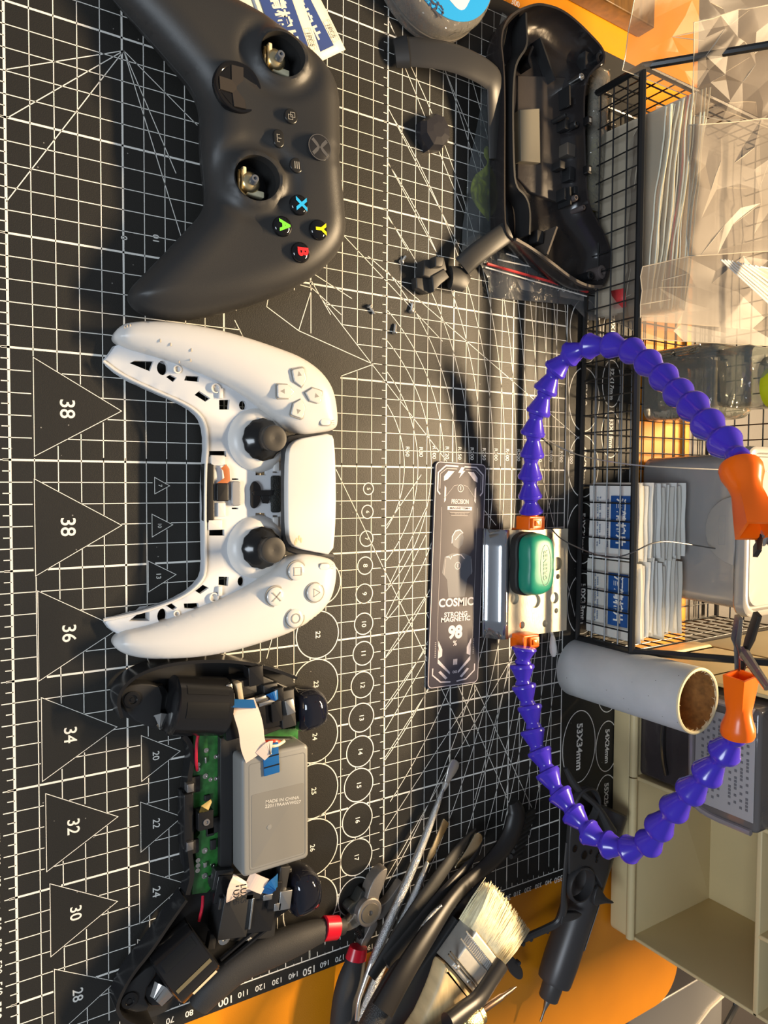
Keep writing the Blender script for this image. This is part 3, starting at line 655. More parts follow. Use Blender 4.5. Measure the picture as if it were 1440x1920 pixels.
def wall(nm, pts, h, mt, th=1.6, z0=2.5, par=None):
    p = smooth([G(x, y, z0 + h * .6).xy.to_tuple() for x, y in pts], 2, False); n = len(p); L = []; Rr = []
    for i in range(n):
        a = Vector(p[max(0, i - 1)]); b2 = Vector(p[min(n - 1, i + 1)]); d = (b2 - a).normalized(); nn = Vector((-d.y, d.x)) * th / 2; L.append(Vector(p[i]) + nn); Rr.append(Vector(p[i]) - nn)
    ol = [tuple(q) for q in L + Rr[::-1]]; m = MB(); m.rings([[(x, y, z0) for x, y in ol], [(x, y, z0 + h) for x, y in ol]], cap=(False, False))
    k = len(ol) // 2; base = len(m.v); 
    for i in range(k - 1): m.f.append((base // 2 + i, base // 2 + i + 1, base - 2 - i, base - 1 - i))
    return m.build(nm, mt, par or gc)
wall('grip_wall', [(118, 330), (95, 240), (130, 165), (210, 105), (340, 62), (500, 42), (700, 42), (880, 80), (1010, 130)], 15, bk)
wall('grip_wall', [(450, 1260), (370, 1370), (270, 1520), (170, 1640), (92, 1785), (110, 1855), (180, 1900), (280, 1900)], 13, bk)
wall('front_wall', [(440, 428), (475, 470), (490, 540), (470, 640), (465, 760), (468, 980), (480, 1090), (485, 1150), (460, 1240)], 9, bk, 2.4)
def gs(nm, pts, z0, z1, mt, bev=.4, par=None, sm=0, zt=None):
    p = [G(x, y, z1 if zt is None else zt).xy.to_tuple() for x, y in pts]; p = smooth(p, sm) if sm else p
    m = MB(); m.slab(p, z0, z1, bev=bev, botbev=0); return m.build(nm, mt, par or gc)
def gb(nm, x, y, sx, sy, z0, z1, mt, rot=0, bev=.4, par=None):
    """box centred under crop pixel (x, y): sx along the mat, sy away from the viewer"""
    p = G(x, y, z1); m = MB(); m.slab(rrect(0, 0, sx, sy, max(.15, bev), 3), z0, z1, ROT(rot, (p.x, p.y, 0)), bev, 0); return m.build(nm, mt, par or gc)
def screw(nm, c, r, par, mt=tin, ax=(0, 0, 1)):
    T = zframe(c, ax); m = MB(); m.lathe([(r, 0), (r, .6), (r * .7, 1.0), (r * .35, 1.0), (r * .3, .4), (.02, .4)], T, 18, cap=(False, False)); return m.build(nm, mt, par)
# board
board = gs('circuit_board', [(500, 420), (1040, 400), (1040, 470), (640, 480), (640, 1180), (570, 1245), (495, 1255), (500, 1130), (520, 1080), (500, 990), (535, 940), (520, 860), (495, 780), (500, 640)], 4, 8, pcb, .2)
for x, y, r in ((566, 512, 1.3), (562, 645, 1.4), (588, 662, 1.1), (615, 545, 1.1), (525, 610, 1.1), (615, 658, 1.0), (524, 1078, 1.2), (524, 1104, 1.2), (522, 1130, 1.2), (558, 1028, 1.5), (558, 1158, 1.5), (600, 1105, 1.1), (525, 585, 1.1), (637, 548, 1.0)):
    p = G(x, y, 8); m = MB(); m.lathe([(r, 0), (r, .35), (r * .55, .35), (r * .5, .1), (.02, .1)], Matrix.Translation((p.x, p.y, 8)), 14, cap=(False, False)); m.build('solder_pad', tin, board)
for x, y, sx, sy, mt in ((566, 565, 3.2, 1, tin), (563, 1105, 2.6, 2, tin), (600, 1180, 4, 4, bk2), (575, 760, 3, 3, bk2), (545, 905, 2, 6, bk2), (590, 930, 5, 4, bk2), (605, 1000, 5, 3, bk2), (610, 900, 8, 8, bk2), (512, 690, 8, 5, bk2), (505, 1010, 7, 5, bk2)):
    gb('surface_component', x, y, sx, sy, 8, 9.6, mt, 0, .3, board)
gb('analog_module', 566, 875, 9.5, 8.2, 8, 15, bk, 0, .6, board); p = G(568, 882, 15); m = MB(); m.lathe([(1.7, 0), (1.7, .5), (.9, .5), (.8, .1), (.02, .1)], Matrix.Translation((p.x, p.y, 15)), 16, cap=(False, False)); m.build('socket_ring', mat('grey_ring', (.12, .12, .13), .3), board)
m = MB(); pts = [G(550, 835, 14), G(560, 810, 17), G(595, 768, 14)]; m.tube([tuple(q) for q in pts], [2.2, 2.4, .6], 4, flat=.12); m.build('gold_flex', mat('gold_flex', (.16, .12, .03), .4, metal=.3), board)
gs('battery_tray', [(640, 450), (700, 450), (1030, 452), (1030, 490), (705, 520), (700, 1150), (640, 1145)], 4, 12, bk2, .5)
gb('port_block', 478, 880, 28, 5, 3, 13, bk, 0, .6)
for x, y in ((487, 708), (485, 1008)): gb('port_bracket', x, y, 4.2, 3.4, 10, 14.5, mat('dull_metal', (.22, .22, .23), .35, metal=.8), 0, .3)
# battery
bz = 24; bat = [G(x, y, bz).xy.to_tuple() for x, y in ((752, 560), (1098, 488), (1100, 1078), (752, 1168))]
bat = [G(752, 552, bz).xy, G(1092, 482, bz).xy, G(1097, 1080, bz).xy, G(752, 1160, bz).xy]
cx = sum(p.x for p in bat) / 4; cy = sum(p.y for p in bat) / 4
ux = ((bat[3] - bat[0]) + (bat[2] - bat[1])) / 2; rot = math.degrees(math.atan2(ux.y, ux.x)); Lx = ux.length; Ly = ((bat[1] - bat[0]).length + (bat[2] - bat[3]).length) / 2
TB = ROT(rot, (cx, cy, 0)); grey = mat('battery_grey', (.235, .235, .225), .38, bump=.03)
m = MB(); m.slab(rrect(0, 0, Lx, Ly, 2.6, 5), 7, bz, TB, 1.8); bt = m.build('battery', grey, gc)
m = MB(); m.path([(TB @ Vector((x, y, 0))).xy for x, y in rrect(.5, .8, Lx - 7, Ly - 6, 1.5, 4)], .35, bz + .06, True); m.build('moulded_line', mat('battery_line', (.17, .17, .165), .4), bt)
m = MB(); m.slab(rrect(8, 1, Lx - 24, Ly - 8, 1, 4), bz, bz + .1, TB, .02); m.build('film_label', mat('battery_label', (.205, .20, .185), .3), bt)
q = P(497, 1508, bz); T = Matrix.Translation((q.x, q.y, bz + .16)) @ Matrix.Rotation(math.radians(84), 4, 'Z')
m = MB(); m.text('MADE IN CHINA\n220119AAWW027', 2.35, T, .01, ax='LEFT', sx=1.1); m.build('battery_lettering', mat('print_pale', (.62, .60, .55), .5), bt)
q = TB @ Vector((8, -4, bz)); m = MB(); m.lathe([(1.4, 0), (1.3, .25), (.6, .3)], Matrix.Translation(q), 14); m.build('moulded_dot', grey, bt)
# flex cables
def strip(nm, pts, wd, mt, par=None, th=.35):
    pts = smooth([tuple(p) for p in pts], 2, False); m = MB(); n = len(pts); A_ = []; B_ = []
    for i in range(n):
        a = Vector(pts[max(0, i - 1)]); b2 = Vector(pts[min(n - 1, i + 1)]); d = (b2 - a).normalized(); s_ = d.cross(Vector((0, 0, 1))); s_ = s_.normalized() if s_.length > .1 else Vector((1, 0, 0))
        A_.append(Vector(pts[i]) + s_ * wd / 2); B_.append(Vector(pts[i]) - s_ * wd / 2)
    m.flat = True; m.add([tuple(p) for p in A_ + B_], [(i, i + 1, n + i + 1, n + i) for i in range(n - 1)]); return m.build(nm, mt, par or gc, solid=th)
blue = mat('flex_blue', (.01, .10, .32), .3)
strip('ribbon_cable', [G(752, 255, 22), G(775, 320, 27), G(800, 400, 27), G(805, 480, 26), G(830, 540, 25.2)], 13, wht)
strip('blue_stiffener', [G(748, 250, 22.8), G(760, 292, 27.2)], 13.4, blue); 
gb('ribbon_connector', 745, 240, 15, 3, 16, 21, mat('connector_tan', (.42, .36, .26), .4), 8)
fl = strip('folded_flex_end', [G(845, 545, 25.6), G(890, 500, 27), G(905, 500, 27)], 7, wht)
q = G(902, 558, bz + 1); m = MB(); m.slab(rrect(0, 0, 16, 8.6, .4, 2), bz + .4, bz + 1.0, ROT(-9 + 12, q.xyz - Vector((0, 0, q.z))), .1); bf = m.build('blue_stiffener', blue, gc)
for k in (-1, 1): m = MB(); m.slab(rrect(k * 2.6 + 1, 0, .7, 8.6, .1, 1), bz + 1.0, bz + 1.15, ROT(3, (q.x, q.y, 0)), 0); m.build('stripe', bk, bf)
strip('printed_flex', [G(735, 1290, 17), G(740, 1230, 22), G(760, 1180, 20)], 14, wht)
strip('printed_flex', [G(870, 1215, 22), G(820, 1195, 22), G(780, 1175, 20)], 8, wht)
m = MB(); m.text('LUXS', 4.2, frame(G(720, 1258, 21.3), (-.99 + 2, 0, .0), z=(0, -.2, 1)), .02); m.text('LUXS', 4.2, frame(G(757, 1250, 21.5), (1, 0, 0), z=(0, -.2, 1)), .02); m.build('flex_lettering', bk2, gc)
strip('blue_flex', [G(885, 245, 20), G(920, 235, 24), G(950, 215, 20)], 5, blue); strip('blue_flex', [G(870, 1250, 20), G(910, 1210, 24), G(935, 1180, 20)], 7, blue)
def wire(nm, pts, r, mt): m = MB(); m.tube(smooth([tuple(p) for p in pts], 2, False), r, 8); return m.build(nm, mt, gc)
wire('red_wire', [G(532, 412, 12), G(518, 470, 13), G(515, 560, 13), G(520, 615, 9)], .8, red); wire('red_wire', [G(550, 1262, 9), G(548, 1320, 12), G(530, 1390, 9)], .8, red)
wire('red_wire', [G(870, 470, 22), G(920, 465, 24), G(948, 472, 22)], 1.0, mat('wire_bright_red', (.65, .06, .03), .35)); wire('white_wire', [G(880, 490, 24), G(930, 490, 25), G(968, 465, 22)], .9, mat('wire_cream', (.75, .68, .48), .4))
# grip ends with screw posts
for tri_, sc_, rot_ in (([(118, 240), (150, 180), (260, 165), (350, 190), (330, 370), (290, 400), (170, 345)], (187, 250), 0), ([(105, 1800), (150, 1730), (290, 1610), (330, 1640), (240, 1770), (290, 1850), (180, 1870)], (172, 1798), 0)):
    pl = gs('grip_plate', tri_, 3, 12, bk2, .8, sm=1); c = G(*sc_, 12.2); m = MB(); m.lathe([(3.9, -.3), (3.9, .6), (3.2, .8), (2.2, .8), (2.0, .1), (1.0, .1), (.9, .5), (.02, .5)], Matrix.Translation(c), 24, cap=(False, False)); m.build('screw_post', bk, pl)
def motor(nm, a, b2, r, mt, surface_strips):
    a = Vector(a); b2 = Vector(b2); d = (b2 - a).normalized(); L = (b2 - a).length; T = frame(a, d, z=(0, 0, 1)); m = MB()
    prof = [(r * .86, 0), (r, 1.2), (r, L * .97), (r * .96, L * .97), (r * .96, L)]
    m.lathe(prof, zframe(a, d), 40); o_ = m.build(nm, mt, gc)
    for (x0, x1, a0, a1, mt2) in surface_strips:
        m = MB(); pts = []
        for i in range(9):
            an = math.radians(a0 + (a1 - a0) * i / 8)
            for x_ in (x0, x1): pts.append(T @ Vector((x_ * L, (r + .25) * math.cos(an), (r + .25) * math.sin(an))))
        m.add([tuple(p) for p in pts], [(2 * i, 2 * i + 2, 2 * i + 3, 2 * i + 1) for i in range(8)]); m.build('panel_and_glint', mt2, o_)
    return o_
motor('motor_housing', G(375, 280, 13), G(655, 285, 13), 14.5, bk, [(.15, .9, 70, 100, mat('panel_dark', (.012, .012, .012), .25)), (.15, .9, 35, 55, mat('panel_dark', (0, 0, 0)))])
gs('housing_cap', [(240, 190), (380, 170), (400, 390), (310, 405), (270, 330)], 3, 9, bk, .8, sm=1)
strip('chrome_weight', [G(290, 375, 8), G(340, 360, 15), G(385, 385, 8)], 8, tin, th=1.2)
motor('motor_housing', G(350, 1690, 13), G(550, 1500, 13), 15, bk, [(.1, .95, 84, 92, mat('gold_glint', (.45, .38, .22), .2, metal=.8)), (.3, .9, 120, 140, mat('foam_pad', (.62, .56, .42), .7)), (.15, .9, 30, 50, mat('panel_dark', (0, 0, 0)))])  # the narrow gold strip is a glint painted along the housing
gs('housing_cap', [(230, 1690), (300, 1610), (390, 1720), (410, 1800), (300, 1840), (250, 1800)], 3, 10, bk, .8, sm=1)
strip('chrome_weight', [G(290, 1740, 14), G(340, 1770, 19), G(370, 1800, 16)], 7, tin, th=1.2)
# shoulder modules
mod = gs('shoulder_module', [(655, 215), (700, 150), (860, 130), (1000, 190), (1030, 250), (1020, 380), (860, 440), (700, 440), (660, 400)], 4, 15, bk2, .8)
for i, (x, y, sx, sy, z1) in enumerate(((690, 260, 8, 6, 20), (860, 330, 16, 22, 19), (855, 265, 5, 14, 21), (930, 300, 14, 6, 21), (990, 300, 20, 8, 20), (700, 370, 18, 7, 18), (770, 190, 8, 12, 17), (825, 130, 10, 8, 19), (900, 200, 6, 8, 18), (945, 225, 7, 5, 22), (640, 330, 10, 5, 17), (665, 240, 14, 4, 19))):
    gb('module_block', x, y, sx, sy, 12, z1, bk if i % 2 else bk2, 4, .5, mod)
for x, y, sx, sy in ((840, 250, 2, 8), (880, 268, 2, 9), (630, 362, 7, 6), (688, 188, 3, 3), (1000, 290, 8, 5)): gb('silver_tab', x, y, sx, sy, 18, 21.5, tin, 10, .3, mod)
mod2 = gs('shoulder_module', [(610, 1160), (700, 1150), (1010, 1120), (1000, 1330), (930, 1380), (920, 1480), (700, 1500), (600, 1460), (630, 1320)], 4, 12, bk2, .8)
for i, (x, y, sx, sy, z1) in enumerate(((720, 1370, 22, 16, 19), (850, 1360, 18, 16, 18), (830, 1240, 8, 12, 19), (655, 1230, 14, 8, 16), (655, 1180, 10, 10, 15), (920, 1260, 14, 6, 20), (960, 1200, 18, 6, 19), (860, 1300, 8, 14, 17), (690, 1300, 6, 12, 18), (780, 1430, 6, 18, 15), (600, 1500, 8, 4, 14))):
    gb('module_block', x, y, sx, sy, 10, z1, bk if i % 2 else bk2, -12, .5, mod2)
for x, y, sx, sy in ((800, 1355, 16, 1.2), (975, 1285, 10, 7), (885, 1270, 3, 5), (935, 1320, 4, 4)): gb('silver_tab', x, y, sx, sy, 17, 20.3, tin, -8, .3, mod2)
screw('module_screw', G(658, 1478, 14), 3.3, mod2)
m = MB(); m.text('4', 5, frame(G(785, 1480, 12.4), (1, 0, 0), z=(0, 0, 1)), .01); m.build('module_number', mat('print_pale', (0, 0, 0)), mod2)
for a, b2 in (((640, 1590), (850, 1410)), ((660, 1610), (880, 1430))): m = MB(); m.tube([tuple(G(*a, 13)), tuple(G(*b2, 16))], 1.1, 6); m.build('brace_rib', bk, mod2)
# glossy triggers: domed shells beyond the board
def trig(c, sx, sy, rot):
    T = ROT(rot, (c.x, c.y, 0)); m = MB()
    ol = smooth([(-sx * .9, -sy), (sx * .9, -sy), (sx, -sy * .3), (sx * .85, sy * .75), (sx * .3, sy * 1.05), (-sx * .45, sy), (-sx * .95, sy * .5), (-sx, -sy * .3)], 2)
    rs = []
    for k, (s_, z) in enumerate(((.9, 2), (1, 6), (1, 12), (.93, 17), (.78, 20.5), (.5, 22.5), (.2, 23))): rs.append([(x * s_, y * s_ + (1 - s_) * -2, z) for x, y in ol])
    m.rings(rs, T); return m.build('trigger', mat('trigger_gloss', (.008, .009, .016), .06, coat=.4), gc)
trig(G(1105, 300, 14), 11.5, 9.5, 3); trig(G(1072, 1235, 14), 12.5, 9.5, 3)
# ---------------------------------------------------------------- small things on the mat
steel = mat('steel', (.62, .61, .58), .3, metal=.8, bump=.15, bscale=900); steel_d = mat('steel_dark', (.28, .27, .25), .35, metal=1)
alu = mat('brushed_plate', (.50, .455, .35), .42, metal=.35, bump=.25, bscale=300, stretch=(1, 12, 1))
labels = ['small silver screw nearest the white controller shell, head up', 'small silver screw on the mat standing nearest the black plastic shell', 'small silver screw beside the thick grid line, head towards the viewer', 'small silver screw furthest from the viewer, by the loose black trigger part']
for (hu, hv, tu, tv), lb in zip(((692, 573, 702, 588), (740, 625, 741, 610), (771, 585, 773, 572), (752, 492, 761, 480)), labels):
    a = P(hu, hv, 1.6); b2 = P(tu, tv, 1.0); d = (b2 - a).normalized(); sc_ = thing('screw', (a.x, a.y, 0), lb, 'screw', 'loose controller screws')
    m = MB(); m.lathe([(1.6, -.1), (1.7, .5), (1.3, .9), (.8, 1.0)], zframe(a, d), 14); m.build('screw_head', steel, sc_)
    m = MB(); L = 5.2; m.lathe([(.75 if k % 2 else .95, 1 + k * .3) for k in range(16)] + [(.2, 1 + L)], zframe(a, d), 10); m.build('threaded_shank', steel, sc_)
# printed magnetic card
cp = [P(u, v, .8) for u, v in ((803, 866), (898, 868), (908, 1279), (812, 1288))]
c_ = sum(cp, Vector()) / 4; ux = ((cp[1] - cp[0]) + (cp[2] - cp[3])) / 2; rot = math.degrees(math.atan2(ux.y, ux.x)); CW, CH = ux.length, ((cp[3] - cp[0]).length + (cp[2] - cp[1]).length) / 2
card = thing('magnetic_card', (c_.x, c_.y, 0), 'long dark magnetic work card with white lettering and line art on the mat', 'card')
TC = ROT(rot, (c_.x, c_.y, 0))
m = MB(); m.slab(rrect(0, 0, CW, CH, 3.4, 5), .1, 1.4, TC, .2); m.build('card_sheet', mat('card_dark', (.062, .055, .068), .5, var=.12, vscale=25, spec=.3), card)
ink = mat('card_ink', (.62, .56, .60), .5); ink2 = mat('card_ink_dim', (.30, .28, .30), .45); art = mat('card_art', (.10, .105, .13), .45)
k_ = CH / 139.0; ins = MB(); dim = MB(); gy = MB(); zc = 1.5
def U(x, y): return (TC @ Vector(((x - .5) * CW, (.5 - y) * CH, 0))).xy       # card coordinates: x right, y down, 0..1
def ipath(mb, pts, wd, cl=False): mb.path([U(x, y) for x, y in pts], wd, zc, cl)
def ipoly(mb, pts): mb.poly([U(x, y) for x, y in pts], zc)
ins.path([(TC @ Vector((x, y, 0))).xy for x, y in rrect(0, 0, CW - 1.2, CH - 1.2, 3, 4)], .45, zc, True)
for sx in (0, 1):
    X = lambda x: x if sx == 0 else 1 - x
    ipath(ins, [(X(.44), .018), (X(.20), .018), (X(.06), .05), (X(.06), .13), (X(.11), .145)], 1.0); ipath(dim, [(X(.42), .03), (X(.22), .03), (X(.10), .055), (X(.10), .12)], .5)
    ipoly(ins, [(X(.17), .065), (X(.25), .04), (X(.37), .04), (X(.32), .055), (X(.24), .078), (X(.17), .085)]); ipoly(ins, [(X(.19), .105), (X(.22), .115), (X(.22), .17), (X(.19), .18)])
    ipath(dim, [(X(.45), .10), (X(.37), .105), (X(.18), .165)], .25); ipath(dim, [(X(.15), .20), (X(.15), .78), (X(.2), .84)], .3)
    ipoly(ins, [(X(.18), .79), (X(.26), .83), (X(.26), .86), (X(.18), .87)]); ipoly(ins, [(X(.18), .87), (X(.42), .935), (X(.42), .945), (X(.18), .89)]); ipoly(ins, [(X(.2), .93), (X(.24), .925), (X(.38), .96), (X(.34), .966)])
    ipath(ins, [(X(.09), .91), (X(.09), .94), (X(.25), .975), (X(.44), .98)], .9)
    for q in range(9): ipoly(dim, [(X(.115), .795 + .008 * q), (X(.14), .795 + .008 * q), (X(.14), .799 + .008 * q), (X(.115), .799 + .008 * q)])
ipoly(ins, [(.50, .02), (.57, .02), (.53, .036), (.58, .036), (.46, .07), (.50, .046), (.44, .046)])
for yy in (.115, .46):
    c = U(.5, yy); ins.path(circ(c.x, c.y, 2.2, 24), .35, zc, True); ins.text('I', 3.4, TC @ Matrix.Translation((0, (.5 - yy) * CH, zc)), .03)
tt = lambda s_, x, y, sz, b=0.02, mb=None, sx=1.0: (mb or ins).text(s_, sz, TC @ Matrix.Translation(((x - .5) * CW, (.5 - y) * CH, zc)), b, sx=sx)
tt('PRECISION', .5, .175, 4.0, .02, sx=.72); ins.slab([U(x, y) for x, y in ((.26, .196), (.74, .196), (.74, .212), (.26, .212))], zc - .1, zc); 
dk = MB(); dk.text('MAGNETISM+', 1.9, TC @ Matrix.Translation((0, (.5 - .204) * CH, zc + .1)), .02, sx=1.4); dk.build('dark_lettering', mat('card_dark', (0, 0, 0)), card)
ipath(dim, [(.3, .222), (.7, .222), (.66, .236), (.34, .236)], .25, True); tt('TECH-DATA', .5, .229, 1.3, .0, dim, 1.2)
tt('COSMIC', .5, .625, 7.2, .03, sx=1.05); tt('STRONG', .5, .678, 4.1, .025, sx=1.15); tt('MAGNETIC', .5, .70, 4.1, .025, sx=1.15); tt('98', .5, .76, 11, .05); tt('%', .5, .808, 4.5, .02)
tt('III', .52, .893, 4.6, .05); tt('oo', .52, .935, 3.4, .02); 
# generic helmeted figure drawing
ipoly(gy, [(.36, .34), (.40, .31), (.48, .295), (.56, .305), (.60, .335), (.58, .365), (.50, .385), (.40, .37)])
ipoly(gy, [(.24, .42), (.38, .405), (.62, .405), (.76, .42), (.80, .49), (.70, .52), (.66, .60), (.34, .60), (.30, .52), (.20, .49)])
ipath(ins, [(.37, .36), (.37, .33), (.43, .305), (.52, .30), (.58, .315)], .7); ipath(ins, [(.43, .345), (.52, .32), (.55, .315)], .5); ipath(ins, [(.40, .415), (.48, .41), (.56, .412), (.63, .43)], .6); ipath(ins, [(.27, .42), (.33, .42), (.35, .43), (.38, .415)], .6); ipath(dim, [(.26, .43), (.24, .50)], .4); ipath(dim, [(.76, .43), (.78, .50)], .4)
gy.v = [Vector((p.x, p.y, p.z - .05)) for p in gy.v]
gy.build('figure_artwork', art, card); dim.build('faint_artwork', ink2, card); ins.build('white_artwork', ink, card)
# helping-hand stand: plate, connectors, arms
st = thing('soldering_helper', (375, 300, 0), 'metal base plate with two bendy purple segmented arms and orange tips', 'helping hands')
pc = [P(u, v, 14) for u, v in ((955, 990), (1058, 993), (1051, 1187), (947, 1187))]
x0 = min(p.x for p in pc); x1 = max(p.x for p in pc); 
pp = [P(957, 990, 14), P(1059, 993, 10), P(1052, 1188, 10), P(948, 1190, 14)]
ya = (pp[0].y + pp[3].y) / 2; yb = (pp[1].y + pp[2].y) / 2; xa = (pp[0].x + pp[1].x) / 2; xb_ = (pp[2].x + pp[3].x) / 2
TP = Matrix.Identity(4); hl = []
zpl = 14.0
for u, v, r in ((1045, 1057, 4.6), (1046, 1081, 1.8), (965, 1123, 3.6), (1004, 1127, 4.6), (1040, 1121, 3.8), (1043, 1145, 1.8), (979, 1172, 2.4), (1022, 1169, 2.4), (1031, 1005, 2.5)):
    p = P(u, v, zpl); hl.append(circ(p.x, p.y, r, 20))
m = MB(); m.cdt([(xa, ya), (xb_ - .5, ya), (xb_, yb), (xa + .5, yb)], hl, lambda V, d: zpl + 0 * d, 4, rings=[(0, -1.6)], hole_depth=1.6); m.build('top_plate', alu, st)
# bent front skirt of the plate
y_f = P(903, 1000, 1.4).y; m = MB()
prof = [(ya, zpl), (ya - 2.5, zpl - .6), (ya - 5, zpl - 3), (ya - 7.5, 5.2), (ya - 9, 3.4), (y_f + 2, 2.6), (y_f, 2.6)]
m.sheet(6, len(prof) - 1, lambda a, b2: (xa + (xb_ - xa) * a - 1.0 * b2 * (1 - a) , prof[int(round(b2 * (len(prof) - 1)))][0], prof[int(round(b2 * (len(prof) - 1)))][1] - .0)); m.build('front_flange', mat('mirror_plate', (.45, .47, .50), .12, metal=.9), st, solid=1.2)
for x in (xa + 6, xb_ - 6):
    m = MB(); m.box((x, (ya + yb) / 2 + 4, (zpl - 1.6) / 2), (9, yb - ya - 10, zpl - 1.7)); m.build('support_block', dark_soft, st)  # coloured black so the plate holes look shaded
purple = mat('purple_segment', (.055, .028, .50), .22, sss=.12, coat=.3); orange = mat('orange_plastic', (.90, .14, .004), .28)
def arm(pts, lab):
    """pts: (u, v, width in px) of each ball joint; distance follows from the segment diameter of 15 mm"""
    ws_ = [p[2] for p in pts]
    for _ in range(3): ws_ = [ws_[0]] + [(ws_[i - 1] + ws_[i] * 2 + ws_[i + 1]) / 4 for i in range(1, len(ws_) - 1)] + [ws_[-1]]
    return [PD(p[0], p[1], 15 * FPX / w_) for p, w_ in zip(pts, ws_)]
cL = lambda l: [(940 + x / 2.88, 600 + y / 2.88, w_ / 2.88) for x, y, w_ in l]
cR = lambda l: [(940 + x / 2.594, 1180 + y / 2.594, w_ / 2.594) for x, y, w_ in l]
left = cL([(160, 1060, 125), (160, 1000, 125), (155, 905, 126), (158, 795, 127), (170, 675, 128), (180, 560, 129), (218, 445, 130), (262, 330, 131), (325, 232, 132), (415, 165, 134), (525, 138, 137), (640, 148, 141), (745, 192, 146), (828, 265, 152), (912, 345, 158), (990, 428, 165), (1070, 505, 172), (1150, 605, 182), (1240, 700, 192), (1310, 790, 196)])
right = cR([(118, 80, 116), (108, 128, 116), (104, 225, 116), (120, 325, 116), (148, 430, 117), (165, 545, 118), (205, 640, 119), (250, 745, 120), (315, 845, 122), (383, 935, 124), (465, 1015, 127), (562, 1058, 130), (660, 1060, 133), (745, 1010, 136), (795, 925, 140), (875, 835, 144), (955, 750, 148), (1035, 660, 152), (1110, 560, 155), (1155, 490, 158)])
seg_prof = [(6.2, -1.2), (7.4, -.6), (7.7, .3), (7.7, 1.6), (7.0, 2.6), (5.2, 7.6), (4.2, 10.0), (4.2, 11.0), (4.9, 12.4), (5.1, 14.2), (4.4, 15.8), (3.0, 16.4)]
for pts, nm in ((arm(left, ''), 'upper'), (arm(right, ''), 'lower')):
    for i in range(1, len(pts) - 1):
        a = pts[i - 1]; c = pts[i]; e = pts[i + 1]; d = (e - a).normalized(); L = (e - a).length / 2
        s_ = L / 13.0; mid = c - d * L * .5
        m = MB(); m.lathe([(r, z * s_ * .9) for r, z in seg_prof], zframe(mid, d), 28); m.build('arm_segment', purple, st)
    e = pts[-1]; d = (pts[-1] - pts[-2]).normalized()
    if nm == 'upper': tgt = PD(1420, 1000, 15 * FPX / 72); wdt = .98
    else: tgt = PD(1390, 1262, 15 * FPX / 62); wdt = .86; e = PD(1383, 1376, 15 * FPX / 61)
    if nm == 'upper': e = PD(1388, 876, 15 * FPX / 68)
    d = (tgt - e).normalized(); L = (tgt - e).length
    m = MB(); rr_ = []
    T = zframe(e - d * 1, d, (1, 0, 0)); n = 32
    for k, (t, r, sq) in enumerate(((0, 8.2, 0), (.05, 8.8, 0), (.16, 8.6, 0), (.30, 6.9, 0), (.42, 6.2, .2), (.55, 6.6, .6), (.8, 7.3, .9), (1, 7.9, 1))):
        ring = []
        for i in range(n):
            an = 2 * math.pi * i / n; x, y = math.cos(an), math.sin(an); q = max(abs(x), abs(y)); f_ = (1 - sq) + sq / q * .88
            ring.append((x * r * f_ * wdt, y * r * f_ * wdt * (1 - .12 * sq), t * L))
        rr_.append(ring)
    r0_ = rr_[-1]; rr_.append([(x * .8, y * .8, z) for x, y, z in r0_]); rr_.append([(x * .6, y * .6, z - 8) for x, y, z in r0_])
    m.rings(rr_, T); tip = m.build('orange_tip', orange, st, ang=28)
    # crocodile clip carried by the tip
    cm_ = mat('clip_steel', (.34, .32, .30), .3, metal=1, bump=.3, bscale=700); lb = 'dark metal clip held by the orange tip'
    if nm == 'lower':
        A1 = PD(1386, 1262, 345); B1 = PD(1398, 1155, 330); C1 = PD(1440, 1290, 322)
    else:
        A1 = PD(1424, 990, 300); B1 = PD(1446, 1040, 290); C1 = PD(1470, 1060, 290)
    cl_ = thing('crocodile_clip', tuple(A1), 'dark crocodile clip held in the orange tip ' + ('beside the paper tube' if nm == 'lower' else 'at the edge above the clear box lid'), 'clip', 'crocodile clips on the arms'); 
    dd = (B1 - A1).normalized(); fr = frame(A1, dd, z=(0, -.5, .8)); LL = (B1 - A1).length
    for s_ in (-1, 1):
        m = MB(); ol = [(-4, s_ * .8), (LL * .45, s_ * 2.8), (LL * .6, s_ * 4.6), (LL * 1.0, s_ * (6.5 if s_ < 0 else 4)), (LL * 1.0, s_ * (4.5 if s_ < 0 else 2)), (LL * .55, s_ * 1.8), (-4, s_ * .1)]
        m.slab(ccw(ol), -2.2, 2.2, fr, .3); m.build('jaw_half', cm_ if s_ > 0 else mat('clip_dark', (.05, .045, .04), .35, metal=.6), cl_)
    m = MB(); m.lathe([(2.3, -2.8), (2.3, 2.8), (1.0, 2.9), (.9, 2.0), (.1, 2.0)], fr @ Matrix.Translation((LL * .36, 0, 0)), 16); m.build('pivot_rivet', steel, cl_)
    if nm == 'lower':
        m = MB(); m.tube([tuple(A1 + dd * LL * .42), tuple((A1 + dd * LL * .42) * .5 + C1 * .5), tuple(C1)], [2.6, 2.2, 1.9], 8); m.build('clip_lever', cm_, cl_)
